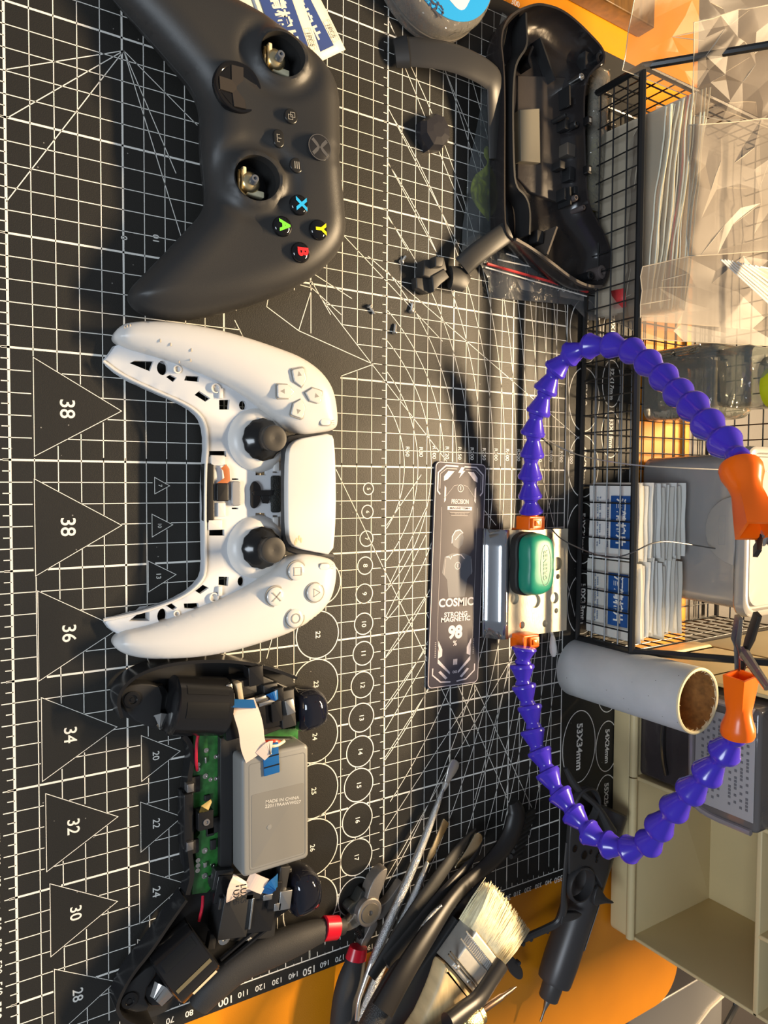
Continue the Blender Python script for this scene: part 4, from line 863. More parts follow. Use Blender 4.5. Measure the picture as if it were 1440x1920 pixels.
# orange base connectors
for (u, v, s_) in ((994, 980, -1), (983, 1200, 1)):
    p = P(u, v, 18); m = MB(); fr = frame(p, (s_, 0, 0), z=(0, 0, 1))
    m.slab(rrect(0, 0, 9, 14, 1, 3), -6, 6.5, fr, .8); cn = m.build('orange_connector', orange, st)
    m = MB(); m.slab(rrect(0, 1.5, 6.5, 8, .6, 3), 6.5, 8.2, fr, .4); m.slab(rrect(0, 1.5, 3.4, 4.4, .3, 3), 7.5, 9.0, fr, .3); m.build('latch', orange, cn)
    m = MB(); m.cyl(p + Vector((s_ * 4, 0, 0)), p + Vector((s_ * 8, 0, 0)), 5.6, 5.0, 24); m.build('threaded_collar', orange, cn)
    m = MB(); m.cyl((p.x - s_ * 4, p.y, 8), (p.x - s_ * 14, p.y, 8), 5, 5, 20); m.build('inlet_stub', orange, cn)
# green and black cleaner body on the plate
gz = zpl; gcn = thing('sponge_cleaner', (372, 285, gz), 'small green and black cleaning block lying on the metal base plate', 'cleaner')
gp = [P(u, v, gz + 14) for u, v in ((1000, 1001), (1032, 1006), (1038, 1030), (1037, 1085), (1030, 1108), (1005, 1118), (990, 1110), (988, 1060), (990, 1012))]
ol = smooth([p.xy.to_tuple() for p in gp], 2); gx0 = min(p[0] for p in ol); gx1 = max(p[0] for p in ol); gy0 = min(p[1] for p in ol); gy1 = max(p[1] for p in ol)
c0 = ((gx0 + gx1) / 2, (gy0 + gy1) / 2); T = Matrix.Translation((c0[0], c0[1], 0)); sx, sy = (gx1 - gx0), (gy1 - gy0)
gol = smooth([(-sx * .46, -sy * .5), (-sx * .2, -sy * .56), (0, -sy * .52), (sx * .2, -sy * .56), (sx * .46, -sy * .5), (sx * .52, 0), (sx * .44, sy * .44), (sx * .1, sy * .5), (0, sy * .47), (-sx * .1, sy * .5), (-sx * .44, sy * .44), (-sx * .52, 0)], 2)
def puff(ol, levels, T): 
    m = MB(); m.rings([[(x * s_, y * s_, z) for x, y in ol] for s_, z in levels], T); return m
puff(gol, ((.96, gz + .1), (1.05, gz + 1.5), (1.06, gz + 6.5), (1.0, gz + 7.5)), T @ Matrix.Translation((0, -1.5, 0))).build('black_base', dark_soft, gcn)
gt = puff(gol, ((1.0, gz + 7.4), (1.03, gz + 9), (1.0, gz + 13), (.93, gz + 15.5), (.80, gz + 17), (.6, gz + 17.4), (.3, gz + 17.4)), T).build('green_body', mat('green_plastic', (.01, .24, .155), .38, sss=.1), gcn)
m = MB(); m.text('GREENER', 4.6, T @ Matrix.Translation((0, 1.2, gz + 17.6)) @ Matrix.Rotation(math.pi, 4, 'Z'), .02); [m.path([(c0[0] + x, c0[1] + y) for x, y in circ(0, 1.2, 13, 30, 4.4)], .3, gz + 17.55, True) for _ in (0,)]; m.build('embossed_lettering', mat('green_dark', (.006, .12, .08), .4), gt)
# cotton swab and loose wires
sw = thing('cotton_swab', tuple(P(1036, 1215, 6)), 'white cotton swab tip poking out beside the base plate', 'cotton swab')
a = P(1030, 1165, 7); b2 = P(1036, 1195, 6); c = P(1038, 1230, 4.5); m = MB(); m.cyl(P(1026, 1140, 2), b2, 1.1, 1.1, 10); m.build('stick', mat('swab_stick', (.7, .68, .62), .6), sw)
m = MB(); d = (c - b2); m.lathe([(1.0, -2), (1.8, 1), (2.6, d.length * .5), (2.5, d.length * .8), (1.4, d.length), (.1, d.length + .6)], zframe(b2, d), 18); m.build('cotton_tip', mat('cotton', (.8, .78, .74), .95, bump=.6, bscale=1500, sheen=.4), sw)
def wirething(nm, pts, r, mt, lab, cat): m = MB(); m.tube(smooth([tuple(p) for p in pts], 3, False), r, 7); o = m.build(nm, mt); tag(o, lab, cat); return o
wirething('silver_wire', [P(1018, 820, 1), P(1060, 845, 4), P(1100, 858, 25), P(1180, 872, 56), P(1280, 878, 75), P(1440, 884, 95)], .45, steel, 'thin silver wire running from the mat over the basket rim below the upper orange tip', 'wire')
wirething('dark_wire', [P(1034, 992, 15), P(1052, 1012, 18), P(1090, 1030, 25), P(1140, 1048, 45), P(1180, 1040, 58), P(1232, 1012, 66), P(1290, 1020, 66), P(1360, 1032, 70), P(1440, 1040, 75)], .45, mat('wire_dark', (.12, .12, .12), .35, metal=.7), 'thin dark wire running from the base plate over the white packet stack', 'wire')
# ---------------------------------------------------------------- wire basket
wire_b = mat('black_wire', (.012, .012, .012), .3, spec=.6)
bk_ = thing('wire_basket', (230, 430, 0), 'black wire mesh basket with raised corner posts, holding bags, box and bottle', 'basket')
BX0, BX1, BY0, BY1, BH = 42, 420, 362, 530, 50
def rod(nm, pts, r, par, mt=None): m = MB(); m.tube([tuple(p) for p in pts], r, 8); return m.build(nm, mt or wire_b, par)
rod('rim', [(BX0, BY1, BH), (BX0, BY0, BH), (BX1, BY0, BH), (BX1, BY1, BH), (BX0, BY1, BH)], 2.5, bk_)
rod('upper_rail', [(41, 428, 131), (421, 428, 131)], 3.2, bk_)
rod('base_frame', [(BX0, BY1, 2), (BX0, BY0 + 5, 2), (BX1, BY0 + 1, 2), (BX1, BY1, 2), (BX0, BY1, 2)], 2.0, bk_)
for (x, y, x2, y2) in ((BX0, BY0, 41, 428), (BX1, BY0, 421, 428)):
    rod('corner_post', [(x, y + 2, 1), (x, y, BH), (x2, y2, 131)], 2.5, bk_)
for nm, fn, nu, nv in (('front_mesh', lambda a, b2: (BX0 + (BX1 - BX0) * a, BY0 + 3 * (1 - b2), 2 + (BH - 2) * b2), 31, 4), ('left_mesh', lambda a, b2: (BX0, BY0 + (BY1 - BY0) * a, 2 + (BH - 2) * b2), 14, 4),
                       ('right_mesh', lambda a, b2: (BX1, BY0 + (BY1 - BY0) * a, 2 + (BH - 2) * b2), 14, 4), ('floor_mesh', lambda a, b2: (BX0 + (BX1 - BX0) * a, BY0 + 4 + (BY1 - BY0 - 4) * b2, 2.2), 31, 13), ('back_mesh', lambda a, b2: (BX0 + (BX1 - BX0) * a, BY1, 2 + (BH - 2) * b2), 31, 4)):
    m = MB()
    for i in range(nu + 1): m.tube([fn(i / nu, 0), fn(i / nu, 1)], .55, 5)
    for j in range(1, nv): m.tube([fn(0, j / nv), fn(1, j / nv)], .6, 5)
    m.build(nm, wire_b, bk_)
# ---------------------------------------------------------------- alcohol swab packets, standing in two rows
paper = mat('packet_paper', (.74, .74, .70), .5, bump=.3, bscale=300); pblue = mat('packet_blue', (.012, .075, .26), .45); pgrey = mat('packet_print', (.16, .22, .34), .5); paper2 = mat('packet_foil', (.62, .60, .54), .35, bump=.35, bscale=200)
def packet_front(T, par, txt='酒精棉片', W_=50, H_=42, full=True):
    b_ = MB(); b_.slab([(-W_ * .36, -H_ * .02), (W_ * .36, -H_ * .02), (W_ * .36, H_ * .38), (-W_ * .36, H_ * .38)], .25, .45, T); b_.build('blue_band', pblue, par)
    t_ = MB(); t_.text(txt, 8.6, T @ Matrix.Translation((0, H_ * .18, .6)), .03, sx=.95); t_.build('characters', paper, par)
    g_ = MB(); 
    for k, (y, n, s_) in enumerate(((-.09, 24, .9), (-.26, 22, .8), (-.31, 20, .6))):
        for i in range(n):
            if (i * 7 + k * 3) % 5: x = -W_ * .34 + W_ * .7 * i / n; g_.slab([(x, H_ * y), (x + W_ * .5 / n, H_ * y), (x + W_ * .5 / n, H_ * y + s_), (x, H_ * y + s_)], .25, .4, T)
    g_.path([tuple((T @ Vector(q)).xyz)[:2] for q in ()], .3, 0) if 0 else None
    g_.build('fine_print', pgrey, par)
def packet(T, W_=51, H_=43, lab='', bulge=1.2, front=True, bend=0.0, seed=0):
    o = thing('swab_packet', tuple(T.translation), lab, 'packet', 'white swab packets in the wire basket'); rr_ = random.Random(seed); m = MB(); nu, nv = 10, 8
    def f(s_): return lambda a, b2: ((a - .5) * W_, (b2 - .5) * H_, s_ * (.15 + bulge * max(0, math.sin(math.pi * min(1, max(0, (a - .1) / .8)))) * max(0, math.sin(math.pi * min(1, max(0, (b2 - .1) / .8))))) + bend * math.sin(math.pi * a) + .4 * math.sin(9 * a + seed))
    m.sheet(nu, nv, f(1), T); m.sheet(nu, nv, f(-1), T); m.build('sachet', paper if seed % 3 else paper2, o, ang=80)
    if front: packet_front(T @ Matrix.Translation((0, 0, bulge + .35)), o)
    return o
def face(x, y, z, tilt=0, yaw=0):     # packet facing the viewer (-Y), upright
    return Matrix.Translation((x, y, z)) @ Matrix.Rotation(math.radians(yaw), 4, 'Z') @ Matrix.Rotation(math.radians(90 - tilt), 4, 'X')
side = ('in the row nearer the tube', 'in the row nearer the silver wire'); n_ = 0
words = ['first', 'second', 'third', 'fourth', 'fifth', 'sixth', 'seventh', 'eighth', 'ninth', 'tenth', 'eleventh', 'twelfth', 'thirteenth', 'fourteenth', 'fifteenth', 'sixteenth', 'seventeenth']
for r_, xc in enumerate((388.5, 335.5)):
    for k in range(16):
        yy = 369.5 + 3.15 * k + (.8 if r_ else 0) * (k > 0); zt = 26 + 1.2 * math.sin(k * 1.7 + r_) + .12 * k; dx = 1.6 * math.sin(k * 2.3 + r_ * 2)
        if r_ == 0: dx += 2.0 * math.sin(k * .9) - .10 * k
        lab = ('front white swab packet with blue lettered band ' if k == 0 else words[k] + ' white swab packet from the front ') + side[r_]
        packet(face(xc + (dx if k else 0), yy, zt, tilt=-1.0 - .25 * k, yaw=1.0 * math.sin(k)), lab=lab, front=(k == 0), seed=k + r_, bulge=1.15, W_=51 if k else 52)
# two loose packets under the black controller
for (c0, c1, c2, z, lab) in (((648, 93), (599, -5), (604, 118), .6, 'cream swab packet beside the controller, its whole right corner on the grid'), ((606, 114), (568, 4), (575, 130), 2.4, 'cream swab packet with blue lettered band, half under the black controller')):
    a, b2, c = P(*c0, z), P(*c1, z), P(*c2, z); ux = (a - b2); ux.z = 0; ux.normalize(); uy = Vector((-ux.y, ux.x, 0)); W_, H_ = 52, 44
    cen = a - ux * W_ / 2 - uy * H_ / 2 if (c - a).dot(uy) < 0 else a - ux * W_ / 2 + uy * H_ / 2
    T = frame(cen, ux, z=(0, 0, 1)); o = thing('swab_packet', tuple(cen), lab, 'packet'); m = MB()
    m.sheet(10, 8, lambda u, v: ((u - .5) * W_, (v - .5) * H_, .1 + .9 * math.sin(math.pi * u) * math.sin(math.pi * v) + .25 * math.sin(7 * u + 3 * v)), T); m.build('sachet', mat('packet_cream', (.78, .73, .60), .5, bump=.4, bscale=250), o, solid=.3, ang=80)
    yb = 1
    b_ = MB(); b_.slab([(-W_ * .42, -H_ * .10), (W_ * .42, -H_ * .10), (W_ * .42, H_ * .34), (-W_ * .42, H_ * .34)], .9, 1.15, T); b_.build('blue_band', mat('packet_blue2', (.03, .06, .22), .5), o)
    t_ = MB(); t_.text('酒精棉片', 9.5, T @ Matrix.Translation((-1, H_ * .12, 1.25)), .03, sx=.95); t_.build('characters', mat('packet_cream', (0, 0, 0)), o)
    t_ = MB(); q = T @ Matrix.Translation((W_ * .40, H_ * .0, .62)) @ Matrix.Rotation(0, 4, 'Z'); t_.text('1PCS', 4.0, T @ Matrix.Translation((W_ * .5 - 11, H_ * .5 - 4.2, 1.15)), .0, sx=.85)
    fr_ = [T @ Vector((W_ * .5 - 11 + x, H_ * .5 - 4.2 + y, 0)) for x, y in ((-5.4, -2.2), (5.4, -2.2), (5.4, 2.2), (-5.4, 2.2))]; t_.path([p.xy for p in fr_], .25, cen.z + 1.15, True); t_.build('fine_print', mat('print_dark', (.08, .08, .09), .5), o)
    sl = MB(); sl.slab([(-W_ * .36, -H_ * .2), (W_ * .3, -H_ * .2), (W_ * .3, -H_ * .17), (-W_ * .36, -H_ * .17)], .9, 1.1, T); sl.build('fine_print', pgrey, o)
# ---------------------------------------------------------------- clear plastic box with lid
milky = film('milky_plastic', (.60, .58, .56), .36, .2, .12, 30); milky2 = film('milky_lid', (.50, .48, .45), .6, .2, .1, 30)
bx = thing('plastic_box', (341, 465, 3), 'milky clear plastic box with snap lid standing in the wire basket', 'box')
m = MB(); r1 = rrect(341, 478, 106, 100, 9, 6)
rg = lambda s_, z: [(341 + (x - 341) * s_, 478 + (y - 478) * s_, z) for x, y in r1]
m.rings([rg(.94, 3), rg(.965, 4.5), rg(1.0, 82), rg(1.02, 83), rg(1.02, 85)], cap=(True, False)); m.build('box_body', milky, bx, solid=.9)
m = MB(); r2 = lambda s_, z: [(341 + (x - 341) * s_, 478 + (y - 478) * s_, z) for x, y in rrect(341, 478, 114, 108, 11, 6)]
m.rings([r2(1, 82), r2(1.01, 84), r2(1.0, 89), r2(.975, 90), r2(.93, 90), r2(.915, 86.5), r2(.89, 86.5), r2(.875, 89), r2(.5, 89)], cap=(False, True)); m.build('lid', milky2, bx, solid=.9)
m = MB(); tabp = [(-23, 0), (-23, -3), (-20, -12), (-12, -21), (0, -24), (12, -21), (20, -12), (23, -3), (23, 0)]
T = Matrix.Translation((340, 422.5, 84)) @ Matrix.Rotation(math.radians(96), 4, 'X'); m.slab(smooth(tabp, 1), 0, 1.2, T, .3); tb = m.build('lid_tab', milky2, bx)
m = MB(); m.path([(x, y) for x, y in rrect(0, -10, 20, 5, .5, 2)], .5, 1.3, True); m.v = [T @ v for v in m.v]; m.build('tab_slot', milky, tb)
insd = thing('small_parts_bag', (340, 470, 5), 'clear bag with small dark parts lying inside the milky plastic box', 'bag')
for k, (x, y, z, sx, sy, sz, c) in enumerate(((315, 455, 12, 34, 22, 12, (.05, .05, .06)), (352, 460, 22, 30, 20, 16, (.10, .11, .16)), (330, 450, 40, 22, 8, 14, (.32, .30, .30)), (370, 465, 14, 30, 30, 12, (.45, .44, .44)), (300, 450, 30, 14, 10, 18, (.35, .12, .10)))):
    m = MB(); m.box((0, 0, 0), (sx, sy, sz), Matrix.Translation((x, y + 4, z + 5)) @ Matrix.Rotation(.25 * k, 4, 'Y') @ Matrix.Rotation(.3 * k, 4, 'Z'), 1.5); m.build('small_part', mat('part_%d' % k, c, .5), insd)
# ---------------------------------------------------------------- square glass bottle
glass = film('bottle_glass', (.52, .54, .46), .22, .05, .9, 45); amber = film('bottle_inner', (.20, .17, .12), .45, .08, .5, 60)
bo = thing('glass_bottle', (236, 447, 3), 'square clear glass bottle with ribbed walls and yellow cap in the basket', 'bottle')
m = MB(); q = lambda s_, z: [(236 + (x - 236) * s_, 452 + (y - 452) * s_, z) for x, y in rrect(236, 452, 52, 52, 8, 5)]
m.rings([q(.9, 3), q(1, 6), q(1.0, 52), q(.97, 58), q(.9, 61), q(.86, 62)], cap=(True, True)); m.build('bottle_body', glass, bo)
m = MB(); q2 = lambda s_, z: [(236 + (x - 236) * s_, 452 + (y - 452) * s_, z) for x, y in rrect(236, 452, 34, 36, 5, 4)]
m.rings([q2(1, 12), q2(1, 44)]); m.build('dark_contents', amber, bo)
for k in range(3): m = MB(); m.tube([(213 + k * 2, 425.6, 10 + k * 3), (213 + k * 2, 425.6, 52)], 1.2, 6); m.build('moulded_rib', glass, bo)
m = MB(); m.rings([q2(1.15, 62), q2(1.2, 66), q2(1.2, 82), q2(1.1, 86)]); m.build('square_shoulder', glass, bo)
m = MB(); m.lathe([(13, 86), (13, 90), (11, 92)], Matrix.Translation((236, 452, 0)), 24); m.build('neck', glass, bo)
m = MB(); m.lathe([(13.6, 88), (14, 90), (14, 102), (13, 104)], Matrix.Translation((244, 452, 0)), 32); m.build('yellow_cap', mat('yellow_cap', (.62, .66, .01), .3), bo)
# ---------------------------------------------------------------- plastic bags
pack_f = film('bag_film_pack', (.80, .72, .58), .30, .3, .3, 24, .3); bagf = film('bag_film', (.5, .45, .38), .20, .3, .3, 26, .06); bag_h = film('bag_film_hazy', (.32, .28, .235), .46, .4, .15, 20, .03); bag_t = film('bag_film_thin', (.34, .29, .24), .26, .4, .2, 18, .03); redm = mat('zip_red', (.62, .05, .05), .4)
from mathutils import noise as NZ
def crumple(nm, cor, mt, lab, cat='bag', amp=5, seed=0, n=6, grp=None):
    """creased film hung between four corners given as (u, v, z): flat facets meeting in sharp folds"""
    c = [P(*q) for q in cor]; m = MB(); R_ = random.Random(seed); nrm = (c[1] - c[0]).cross(c[3] - c[0]).normalized(); g_ = {}
    for i in range(n + 1):
        for j in range(n + 1):
            a = i / n + (R_.uniform(-.38, .38) / n if 0 < i < n else 0); b2 = j / n + (R_.uniform(-.38, .38) / n if 0 < j < n else 0)
            g_[i, j] = c[0].lerp(c[1], a).lerp(c[3].lerp(c[2], a), b2) + nrm * R_.uniform(-.5, .5) * amp * .5
    k = 4; vs = []; idx = {}
    def vid(p):
        q = (round(p.x, 3), round(p.y, 3), round(p.z, 3))
        if q not in idx: idx[q] = len(vs); vs.append(tuple(p))
        return idx[q]
    fs = []; edges = []
    for i in range(n):
        for j in range(n):
            q = [g_[i, j], g_[i + 1, j], g_[i + 1, j + 1], g_[i, j + 1]]
            tr = ((0, 1, 2), (0, 2, 3)) if R_.random() < .5 else ((0, 1, 3), (1, 2, 3)); edges.append((q[tr[1][0]], q[tr[1][1]]))
            for t in tr: fs.append(tuple(vid(q[x]) for x in t))
    m.add(vs, fs); root = thing(nm, tuple(c[0]), lab, cat, grp); o = m.build('bag_film', mt, root, ang=12)
    for e in R_.sample(edges, 7):
        w_ = MB(); p0, p1 = e; mid = p0.lerp(p1, .5) + nrm * R_.uniform(-.6, .6); w_.tube([tuple(p0), tuple(mid), tuple(p1)], [.12, .38, .12], 5); w_.build('fold_crease', mat('crease_pale', (.52, .46, .36), .2), root)
    for i in range(4):
        w_ = MB(); w_.tube([tuple(g_[(t if i == 0 else n if i == 1 else t if i == 2 else 0), (0 if i == 0 else t if i == 1 else n if i == 2 else t)]) for t in range(n + 1)], .3, 5); w_.build('bag_edge', mat('crease_pale', (0, 0, 0)), root)
    return root
# pack of zip bags: sheets standing one behind another
for k in range(20):
    m = MB(); y0 = 372 + 1.6 * k; zt = 57 + .55 * k + 2 * math.sin(k * 1.3); x0_ = 66 - .9 * k; x1_ = 190 + 2 * math.sin(k * 2.1)
    def f(a, b2, k=k, y0=y0, zt=zt, x0_=x0_, x1_=x1_):
        x = x0_ + (x1_ - x0_) * a; z = 5 + (zt - 5 - 14 * a) * b2; y = y0 + 5 * b2 + 1.0 * math.sin(9 * a + k * .4) * b2 + 1.8 * NZ.noise(Vector((a * 6, k * .35, b2 * 2))) * b2
        return (x, y, z)
    m.sheet(20, 5, f); nm_ = words[k] if k < 17 else ('eighteenth', 'nineteenth', 'last')[k - 17]
    root = thing('zip_bag', (x0_ + 60, y0, 5), nm_ + ' clear zip bag from the front of the pack standing in the basket', 'zip bag', 'clear zip bags standing in the basket')
    m.build('bag_film', pack_f, root, ang=180)
    m = MB(); pts = [f(i / 20, 1.0) for i in range(21)]; m.tube(pts, .6, 5); m.build('sealed_edge', mat('edge_highlight', (.88, .84, .66), .25), root)  # bag edge, its pale yellow colour standing in for highlights
    if k in (4, 11): m = MB(); m.tube([(x, y - .3, z - 4) for x, y, z in pts], .55, 5); m.build('red_zip_line', redm, root)
crumple('clear_bag', [(1165, 130, 45), (1195, -30, 70), (1460, -20, 90), (1440, 240, 75)], bag_t, 'large crumpled clear bag spilling over the corner of the basket rim', amp=9, seed=1)
crumple('clear_bag', [(1300, 215, 62), (1300, 40, 92), (1480, 0, 110), (1480, 240, 90)], bag_t, 'crumpled clear bag behind the raised corner post', amp=8, seed=4)
crumple('clear_bag', [(1290, 480, 80), (1290, 235, 80), (1480, 220, 95), (1480, 470, 95)], bag_h, 'hazy folded bag lying over the pack of zip bags', amp=7, seed=7)
crumple('clear_bag', [(1195, 635, 48), (1205, 500, 58), (1480, 440, 98), (1470, 650, 76)], bag_h, 'wide hazy bag between the zip bags and the glass bottle', amp=7, seed=12)
crumple('clear_bag', [(1205, 600, 14), (1230, 200, 14), (1420, 190, 20), (1430, 620, 20)], bag_h, 'hazy bag at the bottom of the pile, lowest in the basket', amp=6, seed=23)
crumple('clear_bag', [(1145, 600, 10), (1150, 330, 10), (1200, 230, 40), (1190, 620, 42)], bag_h, 'thin bag pressed against the inside of the basket front, red mark showing', amp=3, seed=15)
m = MB(); a = [P(u, v, z) for u, v, z in ((1146, 545, 18), (1150, 582, 18), (1174, 575, 30), (1171, 540, 30))]; m.add([tuple(p) for p in a], [(0, 1, 2, 3)]); o = m.build('red_card_slip', redm, solid=.4); tag(o, 'small red slip showing through the bags behind the basket mesh', 'slip')
o = thing('zip_bag', tuple(P(1400, 520, 96)), 'ribbed white bag mouth sticking out over the pile of bags', 'zip bag'); m = MB()
fan = [P(1352, 487, 98), P(1368, 488, 99), P(1398, 495, 100), P(1425, 500, 101)]; fan2 = [P(1480, 605, 96), P(1485, 585, 97), P(1490, 560, 98), P(1495, 515, 99)]
m.add([tuple(p) for p in fan + fan2], [(i, i + 1, 5 + i, 4 + i) for i in range(3)]); m.build('bag_film', bag_h, o)
for k in range(9): m = MB(); t = k / 8; i = min(2, int(t * 3)); s_ = t * 3 - i; m.tube([tuple(fan[i].lerp(fan[i + 1], s_)), tuple(fan2[i].lerp(fan2[i + 1], s_))], .5, 5); m.build('white_rib', mat('edge_white', (.8, .77, .7), .35), o)
# ---------------------------------------------------------------- paper tube
tb_ = thing('cardboard_tube', (441.5, 365, 0), 'white speckled cardboard tube standing upright between basket and drawer cabinet', 'tube')
outer_m = mat('tube_paper', (.52, .53, .52), .6, var=.08, vscale=40, bump=.15, bscale=500, speck=(170, .05, (.10, .09, .08))); inner_m = mat('tube_inside', (.26, .13, .035), .75, var=.3, vscale=250, bump=.4, bscale=500)
T = Matrix.Translation((441.5, 365, 0))
m = MB(); m.lathe([(20.4, .2), (20.5, 1), (20.5, 97)], T, 56, cap=(False, False)); m.build('outer_wall', outer_m, tb_)
m = MB(); m.lathe([(18.4, 97.6), (18.3, 90), (18.3, 1)], T, 56, cap=(False, False), wob=lambda i, k: .35 * math.sin(i * 5.1) if k == 0 else 0); m.build('inner_wall', inner_m, tb_)
m = MB(); m.lathe([(20.5, 96.5), (20.3, 98), (19.4, 98.3), (18.6, 97.9), (18.2, 96.8)], T, 56, cap=(False, False), wob=lambda i, k: .25 * math.sin(i * 3.7) + .15 * math.sin(i * 7.3) if k == 4 else 0); m.build('cut_edge', mat('tube_edge', (.72, .62, .38), .7), tb_)
m = MB()
for i in range(26): a = i * 1.37; m.tube([(441.5 + 18.4 * math.cos(a), 365 + 18.4 * math.sin(a), 97.2), (441.5 + 17.3 * math.cos(a + .05), 365 + 17.3 * math.sin(a + .05), 96.5 + math.sin(i) * 1.2)], [.3, .08], 4)
fz_ = m.build('paper_fuzz', mat('tube_edge', (0, 0, 0)), tb_); fz_['kind'] = 'stuff'
# ---------------------------------------------------------------- drawer cabinet
cream = mat('cream_plastic_cab', (.62, .50, .27), .38, bump=.05, var=.03, vscale=20); smoky = film('smoky_plastic', (.055, .045, .045), .80, .12, .25, 30); smoky_l = film('smoky_light', (.20, .18, .17), .6, .1, .2, 30)
cb = thing('drawer_cabinet', (543, 480, 0), 'cream plastic drawer cabinet with open pigeonholes and two smoky drawers', 'cabinet')
CX0, CX1, CY0, CY1, CT = 440, 647, 408, 505, 150
def pan(nm, x0, x1, y0, y1, z0, z1, bev=.8): m = MB(); m.box(((x0 + x1) / 2, (y0 + y1) / 2, (z0 + z1) / 2), (x1 - x0, y1 - y0, z1 - z0), None, bev); return m.build(nm, cream, cb)
m = MB(); m.slab(rrect((CX0 + CX1) / 2, (CY0 + CY1) / 2, CX1 - CX0 + 4, CY1 - CY0 + 4, 6, 5), .1, 15, None, 1); m.build('plinth', cream, cb)
pan('side_panel', CX0, CX0 + 2.5, CY0, CY1, 15, CT); pan('side_panel', CX1 - 2.5, CX1, CY0, CY1, 15, CT); pan('back_panel', CX0, CX1, CY1 - 3, CY1, 15, CT); pan('shelf', CX0, CX1, CY0, CY1, 15, 19.5)
pan('divider', 524, 527, CY0, CY1, 18, CT); pan('shelf', CX0, 525, CY0, CY1, 68, 71.5); pan('shelf', 525, CX1, CY0, CY1, 112, 115.5); pan('divider', 593, 596, CY0, CY1, 114, CT); pan('shelf', CX0, CX1, CY0, CY1, CT - 3, CT); pan('shelf', CX0, 525, CY0, CY1, 124, 127)
m = MB(); m.tube([(525, CY0 - 1.5, 18.5), (646, CY0 - 1.5, 18.5)], 3.2, 12, flat=1.0); m.build('rounded_lip', cream, cb)
m = MB(); m.tube([(441, CY0 - 1.5, 18.5), (524, CY0 - 1.5, 18.5)], 3.2, 12, flat=1.0); m.build('rounded_lip', cream, cb)
m = MB(); m.box(((CX0 + CX1) / 2, 575, CT / 2), (CX1 - CX0, 139, CT - .4), None, 2); m.build('rear_shade_block', cream, cb)  # unseen block added behind the cabinet to shade the desk pad corner
dr1 = thing('smoky_drawer', (484, 440, 20), 'dark smoky drawer in the lower pigeonhole behind the cardboard tube', 'drawer')
m = MB(); m.box((484, 448, 43), (76, 78, 44), None, 3); m.build('drawer_box', smoky, dr1, solid=1.2)
m = MB(); m.tube(smooth([(452, 407, 60), (462, 405, 50), (478, 405, 44), (500, 405, 44), (514, 407, 46)], 2, False), 1.6, 8); m.build('handle_ridge', mat('smoky_edge', (.02, .018, .018), .15), dr1)
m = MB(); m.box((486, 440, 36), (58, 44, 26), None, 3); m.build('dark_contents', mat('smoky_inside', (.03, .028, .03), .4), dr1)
dr2 = thing('labelled_drawer', (486, 420, 73), 'grey smoky drawer with a printed label, pulled out next to the lower orange tip', 'drawer')
m = MB(); m.box((484, 440, 98), (77, 98, 48), None, 3.5); m.build('drawer_box', smoky_l, dr2, solid=1.2)
m = MB(); m.box((484, 389.8, 100), (62, .6, 40), None, .2); lbm = m.build('paper_label', mat('label_grey', (.36, .35, .35), .45), dr2)
m = MB(); T = Matrix.Translation((484, 389.3, 100)) @ Matrix.Rotation(math.radians(90), 4, 'X')
for r_ in range(9):
    for i in range(24):
        if (i * 5 + r_ * 7) % 11 < 7 and not (r_ == 4): x = -27 + 2.2 * i; m.slab([(x, 15 - 3.8 * r_), (x + 1.5, 15 - 3.8 * r_), (x + 1.5, 16.6 - 3.8 * r_), (x, 16.6 - 3.8 * r_)], 0, .15, T)
m.build('fine_print', mat('label_ink', (.14, .14, .15), .5), lbm)
m = MB(); m.tube([(447, 391, 76), (447, 391, 118)], 2.0, 8); m.build('corner_ridge', mat('clear_ridge', (.25, .22, .22), .08), dr2)
m = MB(); m.tube(smooth([(522, 391, 118), (522, 391, 84), (515, 391, 77), (455, 391, 76)], 2, False), 2.0, 8); m.build('corner_ridge', mat('clear_ridge', (0, 0, 0)), dr2)
o = thing('black_pouch', (620, 450, 116), 'black item lying in the upper right pigeonhole of the cream cabinet', 'pouch'); m = MB(); m.box((620, 450, 131), (40, 60, 30), None, 6); m.build('pouch_body', dark_soft, o)
# ---------------------------------------------------------------- wooden block, black cable, grey case by the desk pad
a, b2 = P(1063, 0, -2.6), P(1175, 60, -2.6); d = (b2 - a).normalized(); T = frame(a, d, z=(0, 0, 1)); m = MB(); m.slab([(-60, 0), (74, 0), (74, 50), (-60, 50)], 0, 15, T, 1.2); m.v = [v + Vector((0, 0, 0)) for v in m.v]
wv = m.build('wooden_block', mat('varnished_wood', (.13, .062, .012), .3, var=.35, vscale=30, stretch=(1, 8, 8), coat=.4)); tag(wv, 'varnished golden wooden block lying at the far end of the cutting mat', 'block')
m = MB(); m.box((800, 500, -8), (130, 130, 6), ROT(28, (0, 0, 0)) if 0 else None, 3); o = m.build('grey_case', mat('grey_case', (.12, .118, .118), .35)); tag(o, 'smooth grey case lying below the corner of the orange desk pad', 'case')
m = MB(); m.tube([tuple(P(u, v, -6)) for u, v in ((1345, 1945), (1362, 1915), (1378, 1885), (1382, 1860), (1370, 1840))], 3.4, 10); o = m.build('power_cable', mat('cable_black', (.02, .02, .02), .45)); tag(o, 'thick black cable hanging over the grey case edge', 'cable')
m = MB(); m.tube([tuple(P(u, v, -5)) for u, v in ((1285, 1950), (1330, 1890), (1390, 1835))], 1.6, 8); o = m.build('pale_edge_strip', mat('trim_beige', (.45, .40, .33), .35)); tag(o, 'pale narrow trim strip crossing below the cabinet corner', 'trim strip')
